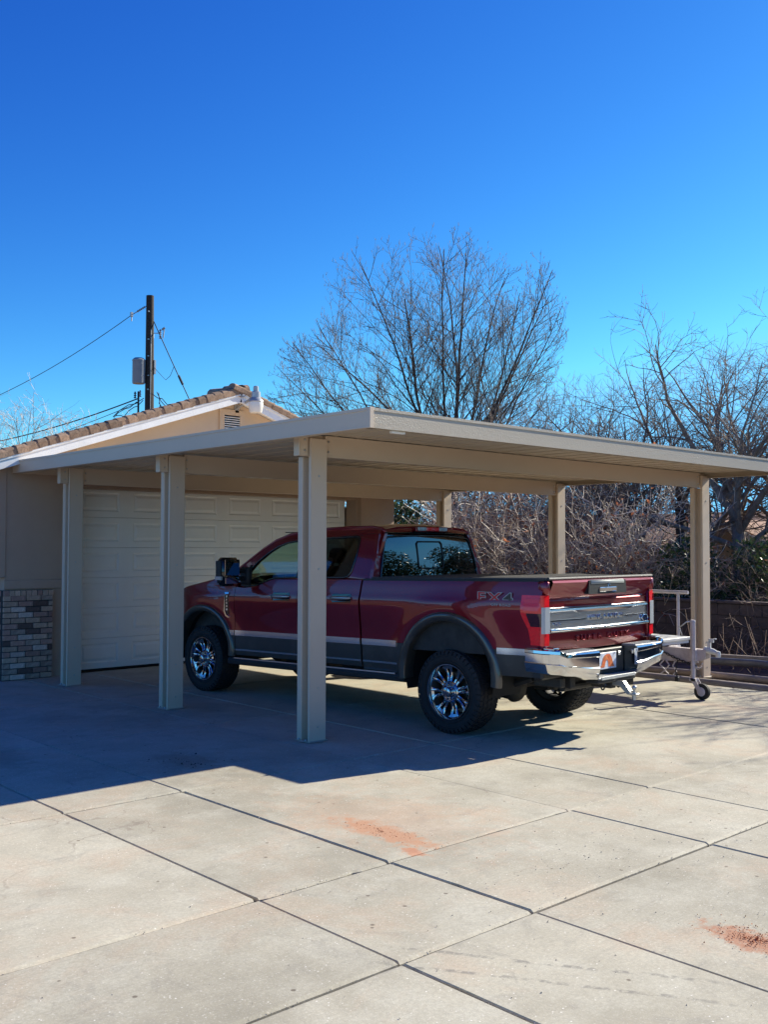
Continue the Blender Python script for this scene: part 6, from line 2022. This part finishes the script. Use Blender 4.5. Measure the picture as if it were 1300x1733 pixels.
# off to the right of the frame: its shadow dapples the concrete by the jack and the front post
wild(61, 'bare_tree', 'bare tree outside the right of the frame whose shadow dapples the concrete', (16.9, 4.4), 9, 4.6, 1.0, MAT['bark_dark'], MAT['bark'], .8, .10, dens=1.25)
shrub(62, 'bare shrub outside the right of the frame beside the dappled concrete', (15.2, 4.6), 40, 2.3, .8, MX, MAT['leaf_rust'], 200, group=None)
# low brush filling the ground behind the wall
def brush(label, boxr, n, seed, mat, h=(.3, 1.0)):
    rg = np.random.default_rng(seed); x0, x1, y0, y1 = boxr
    P = np.stack([rg.uniform(x0, x1, n), rg.uniform(y0, y1, n), np.zeros(n)], 1)
    D = rg.normal(size=(n, 3)) * .55; D[:, 2] = 1; D /= np.linalg.norm(D, axis=1, keepdims=True)
    Q = P + D * rg.uniform(h[0], h[1], (n, 1)); Q2 = Q + (D + rg.normal(size=(n, 3)) * .5) * .3
    o = link('brush', seg_mesh('brush', np.concatenate([P, Q]), np.concatenate([Q, Q2]), np.full(2 * n, .006), np.full(2 * n, .004), 3, mat))
    return tag(o, label, 'brush', kind='stuff')
brush('dry brown brush covering the ground behind the block wall', (17.5, 24, 6, 20), 5000, 71, MAT['twig_brown'], (.4, 1.3))
brush('dry weeds between the concrete edge and the block wall', (13.9, 15.8, 4, 16), 300, 72, MAT['twig_brown'], (.05, .3))
# ================================================================ unseen surroundings behind and beside the camera, put in to be mirrored in paint, glass and chrome
evergreen(81, 'broad dark evergreen standing behind the photographer to the right', (24, -9.5), [(0, 0, 3.4, 2.6), (1.5, 1, 3.0, 2.3), (-1.4, -.8, 2.8, 2.4), (.3, -.3, 5.8, 2.0), (-.6, 1.4, 2.0, 2.0)], 7500, (.10, .22), [MAT['leaf_dark']], name='evergreen_tree', cat='tree')
evergreen(82, 'tall narrow cypress behind the photographer', (21.5, -13), [(0, 0, 1.5, .9), (0, 0, 2.8, .95), (0, 0, 4.2, .8), (0, 0, 5.5, .6), (0, 0, 6.6, .35)], 3600, (.08, .18), [MAT['leaf_dark']], name='cypress_tree', cat='tree')
evergreen(83, 'rounded evergreen on the far side of the driveway behind the photographer', (17.5, -13.5), [(0, 0, 2.8, 2.2), (1.8, .3, 2.4, 1.9), (-1.6, -.2, 2.3, 1.9), (.2, 0, 4.9, 1.6)], 5200, (.10, .22), [MAT['leaf_dark']], name='evergreen_tree', cat='tree')
evergreen(84, 'dark evergreen mass right of the driveway outside the frame', (27.5, -4.5), [(0, 0, 3.0, 2.6), (1.6, -1.4, 3.0, 2.5), (-.6, 2.0, 2.4, 1.9), (0, -.6, 5.4, 2.0), (1, 1, 4.6, 1.8)], 7500, (.10, .22), [MAT['leaf_dark']], name='evergreen_tree', cat='tree')
evergreen(85, 'clipped hedge along the far side of the street behind the photographer', (13, -17.8), [(k * 1.3, 0, .9, .95) for k in range(-8, 9)], 6500, (.08, .16), [MAT['leaf_dark'], MAT['leaf_olive']], name='hedge', cat='hedge')
yw = thing('added_wall', 'unseen tan block wall left of the garage, added for the reflections', 'wall', (-4, 21, 0))  # out-of-view wall added so the truck's side has something to mirror
m = MB(); m.box(-18, 5.2, 20.9, 21.1, -.12, 1.75); m.box(-18.05, 5.25, 20.86, 21.14, 1.752, 1.82)
o = m.build('wall_panel', principled('tan_wall', (.42, .31, .22), .9, var=.12, bump=.4), yw); o.location = (4, -21, 0)
evergreen(86, 'unseen leafy tree left of the garage, added for the reflections', (-3, 25), [(0, 0, 3.0, 2.0), (1.6, 0, 2.6, 1.6), (-1.8, 0, 2.7, 1.7), (0, 0, 4.4, 1.3)], 3600, (.10, .22), [MAT['leaf_dark'], MAT['leaf_olive']], name='added_tree', cat='tree')  # trees added out of view to darken the sky mirrored in the side glass
evergreen(87, 'second unseen leafy tree left of the garage, added for the reflections', (-10, 24), [(0, 0, 2.6, 1.9), (1.6, 0, 2.4, 1.5), (-1.6, 0, 2.3, 1.5)], 3000, (.10, .22), [MAT['leaf_dark'], MAT['leaf_olive']], name='added_tree', cat='tree')
